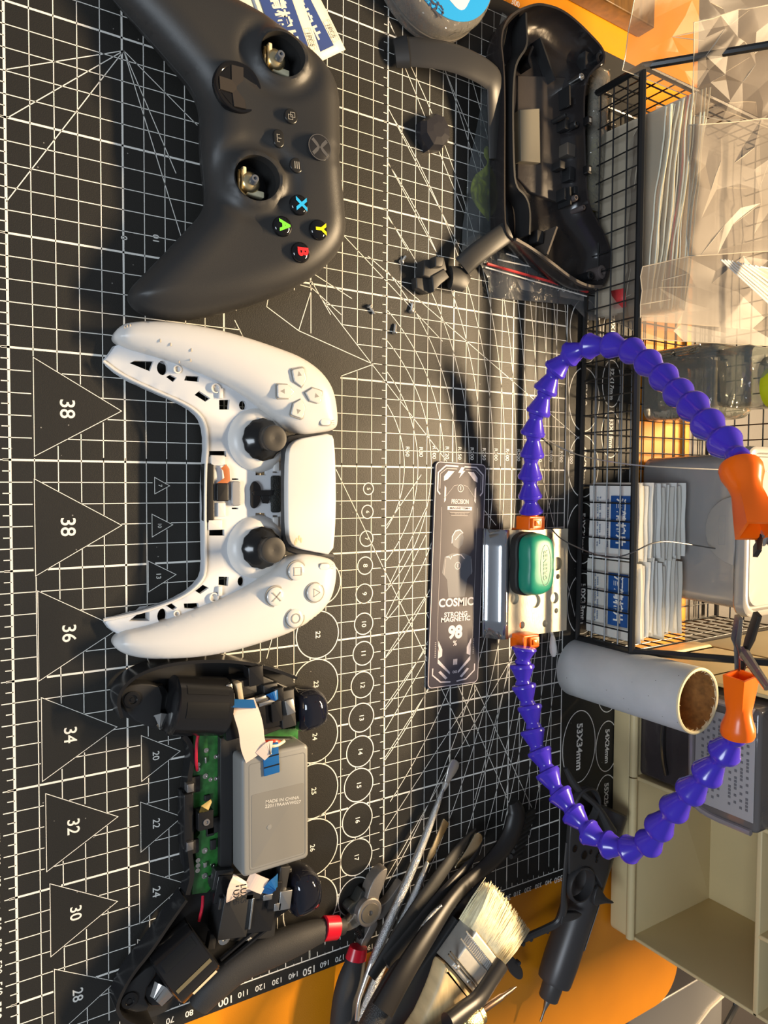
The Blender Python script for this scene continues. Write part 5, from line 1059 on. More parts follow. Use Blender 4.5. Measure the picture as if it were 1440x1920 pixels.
# ---------------------------------------------------------------- round clear tub with a blue label
jc = P(822, -66, 14); jr = 38
tub = thing('round_tub', (jc.x, jc.y, 0), 'round clear plastic tub with blue and white label at the far mat end', 'tub')
T = Matrix.Translation((jc.x, jc.y, 0)); m = MB(); m.lathe([(jr * .93, .3), (jr, 2), (jr, 16), (jr * .97, 19), (jr * .9, 21)], T, 64, cap=(True, True)); m.build('tub_body', film('tub_clear', (.25, .24, .22), .5, .06, 1.0, 130), tub)
m = MB(); m.lathe([(jr * .99, 5), (jr * 1.01, 6), (jr * 1.01, 7.5), (jr * .99, 8.5)], T, 64, cap=(False, False)); m.build('tub_ring', mat('tub_ring', (.12, .11, .10), .12), tub)
T2 = Matrix.Translation((jc.x, jc.y + 2, 21)); m = MB(); m.slab(circ(0, 0, jr * .88, 56), .1, .5, T2); lb_ = m.build('blue_label', mat('label_blue', (.02, .30, .68), .35), tub)
Tl = T2 @ Matrix.Rotation(math.radians(62), 4, 'Z'); Tl.translation.z += .55
m = MB(); m.slab(rrect(0, 2, 44, 44, 6, 4), 0, .12, Tl); m.build('white_panel', mat('label_white', (.72, .70, .68), .4), lb_)
m = MB(); pp_ = P(815, 10, 22); m.text('乐渔', 7.0, ROT(60, (pp_.x, pp_.y, 21.85)), .05); pp_ = P(828, 21, 22); m.text('·····', 3.2, ROT(60, (pp_.x, pp_.y, 21.85)), .05); m.build('characters', mat('print_dark2', (.05, .05, .07), .4), lb_)
# ---------------------------------------------------------------- tools at the near end of the desk pad
H = lambda x, y, z: P(600 + x / 3.6, 1600 + y / 3.6, z)
rubber = mat('tool_rubber', (.028, .027, .027), .62, bump=.25, bscale=2500); red_b = mat('red_band', (.55, .01, .025), .28)
def tubes(nm, pts, r, mt, par, n=14, it=2, flat=1.0):
    q = [tuple(p) + ((r[i] if isinstance(r, (list, tuple)) else r),) for i, p in enumerate(pts)]
    q = smooth(q, it, False) if it else q
    m = MB(); m.tube([p[:3] for p in q], [p[3] for p in q], n, flat=flat); return m.build(nm, mt, par)
def plate(nm, pts, z0, z1, mt, par, bev=.6, sm=1):
    p = [P(u, v, (z0 + z1) / 2).xy.to_tuple() for u, v in pts]; p = smooth(p, sm) if sm else p; m = MB(); m.slab(p, z0, z1, bev=bev); return m.build(nm, mt, par)
hx = lambda pts: [(600 + x / 3.6, 1600 + y / 3.6) for x, y in pts]
pl = thing('diagonal_pliers', tuple(H(330, 395, 0)), 'diagonal cutting pliers with black sleeves and red bands, jaws open', 'pliers')
jaw_m = mat('plier_steel', (.24, .22, .20), .42, metal=.6, bump=.1); bright = mat('plier_bright', (.62, .56, .46), .28, metal=.9)
plate('jaw', hx([(430, 75), (432, 110), (405, 200), (365, 300), (395, 330), (330, 420), (280, 330), (325, 180), (380, 105)]), 3, 11, jaw_m, pl)
plate('jaw', hx([(535, 170), (540, 200), (505, 280), (450, 370), (400, 440), (330, 420), (380, 340), (430, 320), (490, 240)]), 2, 8, jaw_m, pl)
q = H(330, 395, 11); m = MB(); m.lathe([(8.2, -9), (8.2, .8), (7.6, 1.3), (5.8, 1.3), (5.6, 1.7), (1.6, 1.7), (1.4, .6), (.1, .6)], Matrix.Translation(q), 32); m.build('pivot_disc', jaw_m, pl)
m = MB(); m.lathe([(5.6, 1.75), (1.6, 1.8)], Matrix.Translation(q), 32, cap=(False, False)); m.build('pivot_face', bright, pl)
plate('steel_arm', hx([(270, 360), (290, 440), (210, 500), (120, 520), (115, 480), (190, 440), (230, 370)]), 3, 9, bright, pl)
plate('steel_arm', hx([(330, 450), (385, 440), (340, 540), (300, 600), (290, 640), (255, 640), (260, 590), (300, 520)]), 3, 9, jaw_m, pl)
tubes('handle_sleeve', [P(645, 1738, 8), P(610, 1742, 9), P(560, 1760, 10), (P(500, 1785, 10)), P(450, 1810, 10), P(400, 1850, 9), P(372, 1888, 8)], [4.5, 6.2, 8.8, 9.5, 8.2, 8.6, 6], rubber, pl, flat=.75)
tubes('handle_sleeve', [P(676, 1775, 8), P(668, 1800, 9), P(655, 1850, 10), P(648, 1920, 10), P(640, 2000, 10)], [4, 6.5, 9.5, 10, 9], rubber, pl, flat=.75)
tubes('red_band', [P(607, 1741, 9.5), P(632, 1739, 9.5)], [6.9, 6.6], red_b, pl, it=0, flat=.8); tubes('red_band', [P(672, 1775, 9.5), P(667, 1797, 9.5)], [5.6, 6.6], red_b, pl, it=0, flat=.8)
m = MB(); a, b2 = H(225, 480, 6), H(275, 560, 6); m.tube([tuple(a.lerp(b2, i / 60) + Vector((math.cos(i * .8), math.sin(i * .8) * .3, math.sin(i * .8))) * 2.4) for i in range(61)], .5, 5); m.build('spring', mat('spring_black', (.03, .03, .03), .3, metal=.6), pl)
plate('jaw_guard', hx([(265, 230), (290, 240), (300, 320), (260, 370), (200, 400), (160, 370), (190, 320), (230, 310)]), 1, 8, mat('dark_guard', (.03, .032, .03), .4), pl)
# knurled steel tools
knurl = mat('knurled_steel', (.50, .51, .52), .28, metal=1, bump=1.0, bscale=1800)
s1 = thing('double_ended_spatula', tuple(P(760, 1650, 0)), 'long knurled steel spatula with polished spoon tip, longest of the tools', 'spatula')
q4 = lambda x, y, z: P(600 + x / 3.4286, 1340 + y / 3.4286, z)
tubes('knurled_shaft', [q4(790, 480, 5), q4(760, 560, 6), q4(650, 860, 10), q4(520, 1160, 14), q4(400, 1440, 17), q4(330, 1600, 18)], [1.2, 1.9, 2.5, 2.7, 2.9, 2.2], knurl, s1)
tubes('polished_neck', [q4(790, 490, 5), q4(810, 440, 4)], [1.2, 2.2], steel, s1, it=0)
m = MB(); a, b2 = q4(808, 445, 4), q4(872, 290, 3); fr = frame(a, b2 - a, z=(0, 0, 1)); L = (b2 - a).length; m.slab(smooth([(0, -2.0), (L * .3, -2.6), (L * .5, -4.0), (L * .85, -4.6), (L * 1.0, -2.4), (L * 1.0, 2.4), (L * .85, 4.2), (L * .5, 3.6), (L * .3, 2.6), (0, 2.0)], 2), -.6, 1.0, fr, .7); m.build('spoon_tip', steel, s1)
tubes('thin_tail', [q4(330, 1600, 18), q4(265, 1780, 19), q4(245, 1850, 20), q4(235, 1960, 20)], [1.8, 1.3, 1.2, 1.2], steel, s1)
s2 = thing('flat_spatula', tuple(P(800, 1640, 0)), 'shorter knurled steel tool with a flat squared blade tip', 'spatula')
m = MB(); a, b2 = q4(690, 950, 10), q4(810, 680, 5); fr = frame(a, b2 - a, z=(0, 0, 1)); L = (b2 - a).length; m.slab([(0, -1.4), (L * .25, -3.0), (L * .35, -2.2), (L * .97, -3.4), (L, -2.6), (L, 2.6), (L * .97, 3.2), (L * .35, 2.2), (L * .25, 2.6), (0, 1.4)], -.5, .6, fr, .4); m.build('flat_blade', mat('warm_steel', (.55, .47, .33), .25, metal=1), s2)
tubes('neck', [q4(690, 950, 10), q4(660, 1030, 12)], [1.3, 1.6], steel, s2, it=0); tubes('knurled_shaft', [q4(665, 1020, 12), q4(590, 1200, 14), q4(480, 1430, 16), q4(350, 1720, 18), q4(250, 1960, 18)], [2.0, 2.7, 2.8, 2.8, 2.6], knurl, s2)
# black tweezers with bright tips
tw = thing('tweezers', tuple(P(800, 1680, 10)), 'black coated tweezers with bright angled metal tip', 'tweezers')
tubes('arm', [q4(1000, 740, 8), q4(900, 850, 12), q4(700, 1130, 20), q4(520, 1400, 25), q4(330, 1690, 27)], [1.6, 4, 5.2, 5.4, 3.5], dark_soft, tw, flat=.5)
tubes('arm', [q4(1050, 800, 8), q4(960, 960, 13), q4(860, 1080, 18), q4(640, 1330, 25), q4(420, 1600, 28)], [1.2, 3, 4.5, 5.4, 5], mat('tool_satin', (.022, .021, .021), .35), tw, flat=.5)
plate('bright_tip', [(600 + x / 3.4286, 1340 + y / 3.4286) for x, y in ((1000, 755), (1040, 765), (1040, 820), (950, 940), (875, 1000), (860, 975), (930, 880), (975, 800))], 12, 13.5, mat('warm_steel', (0, 0, 0)), tw, .3, 1)
# black anti-static brush
ab = thing('antistatic_brush', tuple(P(900, 1640, 10)), 'black toothbrush-shaped brush with black bristle tufts, at the far side of the tools', 'brush')
tubes('handle', [q4(1240, 560, 14), q4(1270, 640, 15), q4(1230, 780, 15), q4(1130, 920, 16), q4(1000, 1030, 19), q4(860, 1160, 28), q4(700, 1400, 37), q4(540, 1650, 43), q4(400, 1900, 45)], [4, 7.5, 7.5, 6, 4.5, 4.8, 6.5, 7.5, 8], mat('brush_black', (.012, .011, .011), .4), ab, flat=.6, it=3)
for k in range(8):
    for j in range(2):
        a = q4(1310 - 12 * k, 660 + 36 * k, 14 - j * 4); e = a + Vector((2 + 2 * j, 15 - j * 2, -7 + j * 2)); m = MB(); m.tube([tuple(a), tuple(e)], [1.7, 2.3], 7); m.build('bristle_tuft', dark_soft, ab)
# knurled black pen tool, black flat handle
pk = thing('pick_tool', tuple(P(740, 1800, 30)), 'black knurled pick with a thin silver coiled neck', 'pick')
tubes('knurled_grip', [H(590, 720, 38), H(540, 790, 38), H(420, 1000, 40), H(330, 1180, 40)], [3.2, 5.6, 6.2, 6.2], mat('knurl_black', (.035, .034, .033), .4, bump=1, bscale=1500), pk); tubes('taper', [H(650, 575, 36), H(600, 710, 38)], [1.4, 3.4], mat('tool_satin', (0, 0, 0)), pk, it=0)
tubes('silver_neck', [H(820, 350, 34), H(760, 400, 34), H(700, 480, 35), H(650, 575, 36)], [.8, 1.1, 1.3, 1.4], knurl, pk)
fh = thing('black_tool_handle', tuple(P(800, 1800, 20)), 'wide flat black tool handle lying just left of the paint brush', 'tool handle')
plate('flat_handle', hx([(905, 430), (985, 480), (830, 690), (700, 900), (560, 1200), (330, 1200), (560, 900), (760, 640)]), 20, 25, mat('handle_grey', (.045, .046, .048), .42), fh, 1.2, 0)
sb = thing('black_spudger', tuple(P(850, 1760, 14)), 'slim black plastic pry stick beneath the paint brush bristles', 'pry tool'); tubes('stick', [q4(1060, 1060, 14), q4(960, 1180, 15), q4(800, 1400, 17), q4(650, 1660, 18), q4(520, 1900, 18)], [1.5, 4, 5, 5.5, 5.5], mat('tool_satin', (0, 0, 0)), sb, flat=.5)
# paint brush
pb = thing('paint_brush', tuple(H(900, 800, 20)), 'flat paint brush with pale bristles, silver ferrule and light wooden handle', 'paint brush')
zb_ = 34; wood = mat('pale_wood', (.66, .50, .27), .45, var=.15, vscale=12, stretch=(6, 30, 6), bump=.1)
plate('wooden_handle', hx([(835, 720), (1045, 970), (1000, 1030), (900, 1100), (800, 1230), (740, 1330), (480, 1330), (640, 1130), (720, 960), (770, 830), (800, 720)]), zb_ - 7, zb_ + 6, wood, pb, 3.5, 1)
fe = plate('ferrule', hx([(1000, 480), (1200, 735), (1055, 975), (835, 715)]), zb_ - 8, zb_ + 8, mat('ferrule', (.62, .60, .55), .5, metal=.55, bump=.3, bscale=200), pb, 1.5, 0)
ux = (H(1200, 735, zb_) - H(1000, 480, zb_)); W_ = ux.length; ux.normalize(); fo = H(1000, 480, zb_ + 8.1); vy = Vector((-ux.y, ux.x, 0)); vy = vy if (H(835, 715, zb_) - H(1000, 480, zb_)).dot(vy) > 0 else -vy
Tf = frame(fo, ux, y=vy); sg = 1 if Tf.col[2][2] > 0 else -1
for t in (.12, .30, .62, .68): m = MB(); m.tube([tuple(fo + ux * W_ * .04 + vy * (28 * t)), tuple(fo + ux * W_ * .96 + vy * (28 * t))], .5, 6); m.build('pressed_line', steel_d if t > .6 else steel, fe)
for i in range(18): m = MB(); p = fo + ux * (W_ * (.12 + .045 * i)) + vy * 3.8; m.tube([tuple(p), tuple(p + vy * 4)], .55, 5); m.build('stamped_rib', steel, fe)
for t in (.35, .72): m = MB(); p = fo + ux * W_ * t + vy * 20; m.ball(p, 1.6, sc=(1, 1, .5)); m.build('rivet', steel, fe)
co_ = [H(985, 478, zb_).xy, H(1200, 722, zb_).xy, H(1350, 500, zb_).xy, H(1150, 215, zb_).xy]; m = MB(); m.slab([tuple(p) for p in co_], zb_ - 6, zb_ + 4.2, bev=1); m.build('bristle_core', mat('bristle', (.92, .80, .52), .5, var=.12, vscale=300), pb)
br = [H(975, 470, zb_), H(1205, 720, zb_), H(1140, 180, zb_), H(1395, 500, zb_)]; rr_ = random.Random(3); m = MB()
for i in range(900):
    t = rr_.random(); lay = rr_.uniform(.55, 1) if i % 4 else rr_.uniform(-1, 1); a = br[0].lerp(br[1], t); e = br[2].lerp(br[3], min(1, max(0, t + rr_.gauss(0, .03)))); l_ = rr_.uniform(.82, 1.03) * (1 - .05 * abs(t - .5)); e = a.lerp(e, l_)
    a = a + Vector((0, 0, lay * 6.5)); e = e + Vector((rr_.gauss(0, .4), rr_.gauss(0, .4), lay * 4.0)); mid = a.lerp(e, .5) + Vector((0, 0, lay * .8)); m.tube([tuple(a), tuple(mid), tuple(e)], [.42, .40, .18], 4)
b_ = m.build('bristles', mat('bristle', (.92, .80, .52), .5, var=.12, vscale=300), pb, ang=180); b_['kind'] = 'stuff'
# elbow handle and brass collet driver
el = thing('black_rod_tool', tuple(H(1130, 900, 30)), 'bent black plastic tool crossing over the ferrule of the paint brush', 'tool')
tubes('rod', [H(1225, 745, 48), H(1140, 880, 50), H(1060, 1000, 52), H(960, 1070, 54), H(860, 1150, 56)], [5.2, 5.0, 5.4, 5.6, 6], mat('tool_satin', (0, 0, 0)), el, flat=.8)
pn = thing('precision_driver', tuple(H(1050, 1080, 40)), 'small driver with brass coloured knurled collet and thin bit', 'screwdriver')
brass = mat('brass_collet', (.60, .50, .26), .25, metal=1, bump=.6, bscale=1200)
a = H(1010, 1120, 52); b2 = H(1110, 1050, 52); d = (b2 - a).normalized(); Tn = zframe(a - d * 14, d)
m = MB(); m.lathe([(8, 0), (8, 7), (7.2, 8), (8.6, 9), (8.8, 17), (8, 18.4), (6.4, 19.4), (6.0, 22), (3, 23)], Tn, 36, wob=lambda i, k: .25 * (i % 2) if k in (3, 4) else 0); m.build('collet', brass, pn)
m = MB(); m.lathe([(2.0, 22), (1.9, 38), (1.3, 40), (1.2, 46), (.4, 50)], Tn, 12); m.build('bit', mat('bit_steel', (.25, .17, .12), .3, metal=.9), pn)
m = MB(); m.lathe([(7, -60), (7.5, 0)], Tn, 24); m.build('driver_handle', mat('tool_satin', (0, 0, 0)), pn)
# ---------------------------------------------------------------- engraving pen
K = lambda x, y, z: P(880 + x / 5.054, 1540 + y / 5.054, z)
pe = thing('engraving_pen', tuple(K(900, 1100, -2)), 'dark cylindrical electric pen with small metal tip on the orange pad', 'pen')
a, b2 = K(1120, 560, 12), K(800, 1520, 10); d = (b2 - a).normalized(); L = (b2 - a).length; Te = zframe(a, d)
m = MB(); m.lathe([(11.6, -52), (12.2, -51), (12.3, L * .8), (11.8, L * .97), (11.2, L)], Te, 48); pb_ = m.build('pen_body', mat('pen_dark', (.062, .058, .058), .38, metal=.3), pe)
m = MB(); m.lathe([(7.3, L), (6.9, L + 11), (6.2, L + 12)], Te, 36); m.build('nose_cone', mat('pen_nose', (.05, .046, .045), .4), pe)
m = MB(); m.lathe([(2.4, L + 12), (2.2, L + 14), (1.5, L + 17), (.9, L + 20), (.8, L + 27), (.2, L + 27.5)], Te, 16); m.build('metal_tip', steel_d, pe)
fl_ = frame(K(1105, 950, 12) + Vector((0, 0, 0)), -d, z=(.35, .75, .9)); c_ax = a + d * (((K(1105, 950, 12)) - a).dot(d)); nrm = Vector((0.25, .62, .74)); nrm = (nrm - d * nrm.dot(d)).normalized(); fl_ = frame(c_ax + nrm * 12.4, -d, z=nrm)
m = MB(); m.slab(rrect(0, 0, 32, 6.5, .8, 3), -.3, .15, fl_, .1); lb2 = m.build('side_label', mat('label_frame', (.16, .15, .15), .4), pb_ if 0 else pe)
m = MB(); m.text('SHOWPEN', 4.4, fl_ @ Matrix.Translation((0, 0, .3)), .03); m.build('label_lettering', mat('print_pale', (0, 0, 0)), lb2)
# ---------------------------------------------------------------- black trim frame with two stick rings
tf = thing('stick_surround', tuple(K(950, 600, 0)), 'black plastic controller trim with two stick rings and a thin arm, resting on the pen', 'controller part')
tm = mat('trim_black', (.035, .034, .035), .42)
def ring(nm, u, v, z, r, h, tilt=0): q = P(u, v, z); m = MB(); m.lathe([(r, -h), (r + 1.6, -h), (r + 1.9, h * .6), (r + 1.2, h), (r + .3, h), (r, h * .6), (r - .6, -h)], Matrix.Translation(q) @ Matrix.Rotation(tilt, 4, 'X'), 44, cap=(False, False)); return m.build(nm, tm, tf)
ring('stick_ring', 1087, 1656, 26, 10.6, 3.2); ring('stick_ring', 1098, 1512, 27, 11.5, 2.6)
plate('bridge', [(880 + x / 5.054, 1540 + y / 5.054) for x, y in ((950, -60), (1010, -60), (1120, 40), (1260, 140), (1330, 330), (1250, 640), (1215, 560), (1160, 480), (1050, 440), (950, 470), (925, 500), (930, 200))], 24, 28, tm, tf, .8, 1)
for x, y, r in ((1000, 260, 2.0), (1090, 320, 2.6), (1210, 330, 1.2), (1230, 290, .8), (1205, 375, .8), (1150, 290, 1.2)): q = K(x, y, 28.2); m = MB(); m.lathe([(r + .5, 0), (r + .3, .4), (r, .1), (.1, .0)], Matrix.Translation(q), 16, cap=(False, False)); m.build('peg_hole', gloss_black, tf)
tubes('side_rail', [K(930, 200, 25), K(905, 500, 26), K(890, 700, 26), K(900, 830, 25), K(850, 960, 22), K(700, 1030, 18), K(540, 1100, 15), K(420, 1170, 14), K(365, 1210, 13), K(350, 1260, 12)], [1.7, 1.7, 1.9, 3.2, 3.6, 3.4, 3.3, 3, 2.8, 2], tm, tf, n=10, flat=.7)
plate('oval_end', [(880 + x / 5.054, 1540 + y / 5.054) for x, y in ((345, 1250), (375, 1250), (440, 1310), (500, 1400), (500, 1480), (455, 1500), (385, 1440), (345, 1350))], 8, 10.5, tm, tf, .6, 2)
plate('pointed_stub', [(880 + x / 5.054, 1540 + y / 5.054) for x, y in ((1200, 600), (1245, 650), (1290, 720), (1360, 755), (1350, 775), (1260, 770), (1185, 800), (1160, 760))], 24, 27, tm, tf, .6, 1)
plate('collar', [(880 + x / 5.054, 1540 + y / 5.054) for x, y in ((870, 860), (1010, 850), (1060, 870), (1000, 920), (880, 950), (845, 980))], 22, 26, tm, tf, .6, 1)
tubes('upper_rail', [P(1060, 1440, 22), P(1075, 1470, 24), P(1095, 1490, 27), P(1120, 1510, 28), P(1138, 1545, 28), P(1145, 1560, 26)], [1.6, 2.6, 2.4, 2.0, 3.6, 4.6], tm, tf, n=10)
for x, y in ((580, 1115), (735, 1040), (505, 1160), (465, 1340)): q = K(x, y, 16 if x > 500 else 11); m = MB(); m.lathe([(1.6, -2), (1.4, 1.2), (.8, 1.6)], Matrix.Translation(q), 12); m.build('locating_peg', tm, tf)
# ---------------------------------------------------------------- black back shell with trim, button, trigger and bags at the far end
D = lambda x, y, z: P(700 + x / 3, y / 3, z)
shl = thing('back_shell', tuple(D(960, 800, 0)), 'empty glossy black controller back shell lying inside up', 'controller shell')
so = [(722, 240), (740, 140), (800, 72), (900, 32), (960, 30), (1060, 60), (1150, 130), (1220, 200), (1290, 275), (1300, 335), (1240, 380), (1195, 440), (1178, 560), (1186, 900), (1200, 1150), (1270, 1270), (1330, 1400), (1332, 1480), (1300, 1595), (1240, 1618), (1150, 1590), (1050, 1530), (930, 1440), (820, 1355), (770, 1335), (745, 1280), (742, 1000), (745, 500), (735, 330)]
zs_ = 20; sp = ccw(smooth([D(x, y, zs_).xy.to_tuple() for x, y in so], 2))
def sf(V, d): t = np.clip(d / 13, 0, 1); n_ = np.array([NZ.noise(Vector((x * .045, y * .045, 3))) for x, y in V]); return zs_ - 15 * np.sqrt(1 - (1 - t) ** 2) + 1.6 * n_ * t
m = MB(); m.cdt(sp, [], sf, 2.2, rings=[(-1.3, .3), (-1.6, lambda x, y, z: 15), (0, lambda x, y, z: 6), (3, lambda x, y, z: 1)], fine=(.4, .9, 1.6, 2.6), capb=False); m.build('shell_basin', mat('shell_gloss', (.022, .019, .019), .22, spec=.6, bump=.5, bscale=90), shl, ang=60)
def dwall(nm, pts, z0, z1, mt=bk2, th=1.4, par=shl):
    p = smooth([D(x, y, z1).xy.to_tuple() for x, y in pts], 2, False); m = MB(); n = len(p); L_, R_ = [], []
    for i in range(n):
        a = Vector(p[max(0, i - 1)]); b2 = Vector(p[min(n - 1, i + 1)]); dd = (b2 - a).normalized(); nn = Vector((-dd.y, dd.x)) * th / 2; L_.append(tuple(Vector(p[i]) + nn)); R_.append(tuple(Vector(p[i]) - nn))
    ol = L_ + R_[::-1]; m.rings([[(x, y, z0) for x, y in ol], [(x, y, z1) for x, y in ol]], cap=(False, False)); k = len(ol); m.f += [(k + i, k + i + 1, k + k - 2 - i, k + k - 1 - i) for i in range(k // 2 - 1)]; return m.build(nm, mt, par)
m = MB(); m.slab([D(x, y, 7).xy.to_tuple() for x, y in ((815, 420), (1090, 430), (1150, 560), (1160, 1120), (1080, 1150), (890, 1080), (815, 1000))], 2, 6.5, bev=.8); m.build('inner_floor_plate', mat('floor_plate', (.050, .043, .040), .3, spec=.7, bump=.2, bscale=200), shl)
dwall('inner_wall', [(860, 70), (862, 150), (870, 260), (810, 340), (792, 420), (785, 600), (790, 900), (800, 1050), (860, 1100), (885, 1180), (880, 1320)], 6, 19)
dwall('partition', [(1035, 1275), (1005, 1360), (980, 1430)], 6, 20, mat('edge_brown', (.10, .08, .065), .4)); dwall('partition', [(940, 210), (990, 350), (1025, 450)], 5, 13); dwall('rib', [(1105, 480), (1108, 590)], 5, 16); dwall('rib', [(1108, 1050), (1112, 1150)], 5, 16); dwall('rib', [(900, 260), (870, 330), (890, 380)], 5, 15, gloss_black)
dwall('edge_bead', [(805, 1345), (900, 1400), (1010, 1480), (1110, 1560), (1210, 1612), (1290, 1610)], 19, 22, mat('edge_brown', (0, 0, 0)), 1.8)
g_ = [D(x, y, 11) for x, y in ((825, 617), (935, 610), (940, 915), (830, 905))]; m = MB(); m.slab([p.xy.to_tuple() for p in g_], 5, 11, bev=.3); m.build('metal_weight', mat('weight_grey', (.20, .185, .145), .6, metal=.2), shl)
for x, y in ((1212, 680), (1210, 955)): q = D(x, y, 23); m = MB(); m.path(circ(0, 0, 1, 4), 1, 0, True) if 0 else m.slab(rrect(0, 0, 5.4, 4.2, .5, 2), -3, 1.2, Matrix.Translation(q), .3); c_ = m.build('snap_clip', bk, shl); m = MB(); m.slab(rrect(0, 0, 2.6, 1.8, .3, 2), 1.2, 1.5, Matrix.Translation(q), .05); m.build('slot', mat('slot_pale', (.40, .38, .34), .5), c_)
for x, y, r, mt in ((1272, 335, 4.5, bk), (1165, 435, 2.4, tin), (1282, 1532, 4.6, mat('boss_brown', (.10, .08, .075), .5)), (1215, 1552, 3, bk), (1135, 700, 2.2, bk2), (1075, 650, 1.6, bk2), (1132, 1115, 2.0, mat('boss_brown', (0, 0, 0))), (1175, 1170, 1.8, mat('boss_brown', (0, 0, 0)))): q = D(x, y, 17); m = MB(); m.lathe([(r, -10), (r, 1), (r * .8, 1.6), (r * .5, 1.6), (r * .45, 0), (.1, 0)], Matrix.Translation(q), 20); m.build('screw_boss', mt, shl)
for x, y, sx, sy in ((1150, 575, 4, 5), (1090, 690, 8, 4), (1160, 700, 10, 4), (1115, 840, 8, 8), (1065, 925, 5, 5), (1120, 975, 9, 5), (1090, 1090, 8, 5), (1150, 1070, 5, 6), (940, 1330, 8, 6), (1215, 345, 12, 8)): q = D(x, y, 14); m = MB(); m.slab(rrect(0, 0, sx, sy, .5, 2), -8, 0, Matrix.Translation(q), .4); m.build('moulded_block', bk2 if x != 1115 else mat('plate_brown', (.10, .085, .07), .5), shl)
q = D(745, 700, 12); m = MB(); m.slab(rrect(0, 0, 13, 3, 1.2, 4), -1, .5, frame(q, (1, 0, 0), z=(0, -1, .3)), .2); m.build('port_slot', tin, shl)
# curved trim bands left of the shell
cu = thing('curved_bezel_band', tuple(D(560, 400, 0)), 'black curved controller trim band reaching from the round tub under the back shell', 'controller part')
def band(nm, pts, wd, mt, par): m = MB(); q = smooth([tuple(p) for p in pts], 2, False); m.tube(q, wd / 2, 14, flat=.3); return m.build(nm, mt, par)
tb2 = mat('band_black', (.040, .038, .036), .35, spec=.6)
band('band_arm', [D(190, 290, 6), D(280, 296, 10), (D(400, 310, 14)), D(520, 350, 17), D(620, 400, 18), D(690, 460, 18), D(690, 600, 14), D(700, 900, 10)], 17, tb2, cu)
tubes('band_end', [D(120, 300, 3), D(195, 290, 7)], [8, 9.2], matte_black, cu, it=0, flat=.45)
lo = thing('bezel_arm', tuple(D(560, 1450, 0)), 'straight black controller trim arm pointing to the loose trigger part', 'controller part')
band('arm', [D(760, 1300, 18), D(660, 1370, 16), D(560, 1440, 12), D(500, 1500, 8)], 13, matte_black, lo)
tubes('arm_end', [D(430, 1560, 5), D(490, 1570, 5), D(520, 1600, 5)], [7, 8, 6], matte_black, lo, it=1, flat=.5)
oc = thing('loose_button_cap', tuple(D(320, 750, 0)), 'small faceted black plastic cap lying alone on the mat', 'button cap'); m = MB(); m.flat = True
op = [(255, 690), (320, 645), (370, 665), (405, 740), (410, 800), (365, 855), (300, 850), (255, 770)]; a = [D(x, y, 3) for x, y in op]; cc = sum(a, Vector()) / 8
m.rings([[(p.x, p.y, .2) for p in a], [(p.x, p.y, 5) for p in a], [tuple(cc + (p - cc) * .82 + Vector((0, 0, 6))) for p in a], [tuple(cc + (p - cc) * .4 + Vector((0, 0, 6.4))) for p in a]]); m.build('faceted_cap', mat('cap_black', (.022, .021, .025), .3), oc)
lt = thing('loose_trigger', tuple(D(340, 1540, 0)), 'small loose black trigger part with notches lying by the silver screws', 'trigger part')
for pts_, z0, z1 in (([(290, 1460), (400, 1450), (415, 1520), (340, 1570), (280, 1550)], .3, 9), ([(240, 1560), (330, 1560), (350, 1640), (300, 1650), (245, 1620)], .3, 6), ([(350, 1440), (400, 1445), (390, 1500), (350, 1500)], 8, 14), ([(330, 1550), (400, 1510), (430, 1560), (380, 1600), (340, 1640)], 3, 10)): m = MB(); m.slab([D(x, y, z1).xy.to_tuple() for x, y in pts_], z0, z1, bev=.8); m.build('trigger_block', matte_black, lt)
# bag with green gel under the shell
gb_ = thing('gel_bag', tuple(D(640, 1050, 0)), 'clear bag holding yellow green gel, half under the black back shell', 'bag')
m = MB(); bz_ = [D(x, y, 6) for x, y in ((700, 160), (620, 650), (560, 950), (530, 1300), (520, 1490), (760, 1500), (900, 1200), (900, 300))]
bp_ = ccw([p.xy.to_tuple() for p in bz_]); m.cdt(bp_, [], lambda V, d: 1.0 + 4 * np.clip(d / 10, 0, 1) + np.array([1.3 * NZ.noise(Vector((x * .09, y * .09, 1))) for x, y in V]), 3, capb=False); m.build('bag_film', film('gel_film', (.55, .60, .62), .10, .1, .9, 120), gb_, ang=180)
gelm = mat('green_gel', (.36, .42, .012), .35, var=.25, vscale=60)
m = MB(); gp_ = ccw(smooth([D(x, y, 4).xy.to_tuple() for x, y in ((650, 800), (690, 830), (700, 950), (760, 1000), (760, 1300), (715, 1285), (640, 1200), (580, 1120), (565, 1050), (590, 970), (640, 940), (670, 900), (640, 860))], 2)); m.cdt(gp_, [], lambda V, d: .4 + 2.2 * np.clip(d / 5, 0, 1) ** .5, 2, rings=[(0, -.3)], capb=False); m.build('gel', gelm, gb_)
gt_ = thing('gel_tube_bag', tuple(D(1260, 800, 0)), 'rolled clear bag end with yellow green gel between shell and basket', 'bag')
m = MB(); q = smooth([D(1275, 410, 8), D(1260, 600, 8), D(1250, 900, 7), D(1225, 1200, 5)], 2, False); m.tube(q, 8.5, 18, cap=False, flat=.6); m.build('rolled_film', film('roll_film', (.60, .56, .46), .28, .08, .9, 110), gt_, solid=.3)
m = MB(); q = smooth([D(1262, 800, 6), D(1240, 950, 6), D(1222, 1180, 4)], 2, False); m.tube(q, 5.5, 12, flat=.5); m.build('gel', mat('yellow_gel', (.42, .40, .03), .35), gt_)
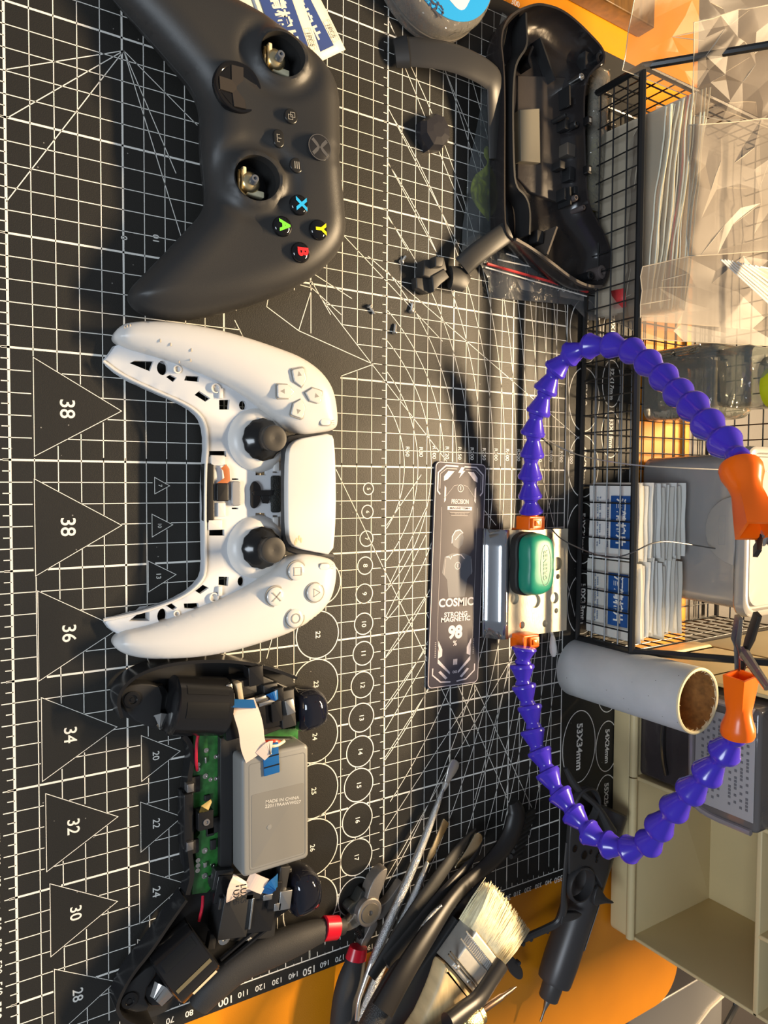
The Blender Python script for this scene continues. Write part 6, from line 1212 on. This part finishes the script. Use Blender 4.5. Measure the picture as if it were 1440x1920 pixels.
sl_ = thing('clear_bag_corner', tuple(D(720, 150, 0)), 'narrow clear bag strip beside the far tip of the back shell', 'bag'); m = MB(); a = [D(x, y, z) for x, y, z in ((725, 70, 12), (765, 100, 12), (735, 260, 10), (700, 400, 6), (665, 330, 4))]; m.add([tuple(p) for p in a], [(0, 1, 2, 3, 4)]); m.build('bag_film', bagf, sl_)
# zip bag with dark parts, red zip line
E5 = lambda x, y, z: P(860 + x / 4.5, 380 + y / 4.5, z)
zb2 = thing('parts_zip_bag', tuple(E5(700, 700, 0)), 'flat clear zip bag with red zip line and dark flat parts inside', 'zip bag')
m = MB(); cq = [E5(x, y, 3) for x, y in ((60, 300), (330, 180), (1250, 620), (1200, 1000), (1080, 990), (960, 860), (260, 800), (250, 640))]; m.cdt(ccw([p.xy.to_tuple() for p in cq]), [], lambda V, d: 2.6 + np.array([1.2 * NZ.noise(Vector((x * .08, y * .08, 7))) for x, y in V]), 3, capb=False); m.build('bag_film', film('parts_film', (.62, .64, .66), .13, .1, .8, 90), zb2, ang=180)
for pts_, c, z1 in (([(265, 600), (480, 620), (500, 740), (700, 760), (1000, 790), (940, 860), (300, 800), (270, 740)], (.045, .05, .062), 1.6), ([(480, 640), (1080, 770), (1080, 835), (530, 735)], (.17, .165, .16), 2.3)): m = MB(); m.slab([E5(x, y, z1).xy.to_tuple() for x, y in pts_], .3, z1, bev=.3); m.build('flat_part', mat('flat_part_%d' % int(c[0] * 1000), c, .4), zb2)
for (x0, y0, x1, y1, r, mt) in ((240, 515, 1090, 755, .9, redm), (225, 545, 1080, 790, .5, mat('edge_white', (0, 0, 0))), (330, 480, 900, 600, .5, mat('edge_white', (0, 0, 0))), (400, 430, 620, 500, .5, mat('edge_white', (0, 0, 0)))): m = MB(); m.tube([tuple(E5(x0, y0, 4.2)), tuple(E5(x1, y1, 4.2))], r, 6); m.build('zip_line', mt, zb2)
m = MB()
for x in (725, 785, 835, 885, 940, 990): q = E5(x, 707 + (x - 725) * .15, 2.5); m.path(circ(q.x, q.y, 1.5, 14), .6, 2.5, True)
m.build('ring_marks', mat('ring_pale', (.5, .5, .48), .4), zb2)

for o in sc.objects:
    if '_o' in o.keys(): del o['_o']
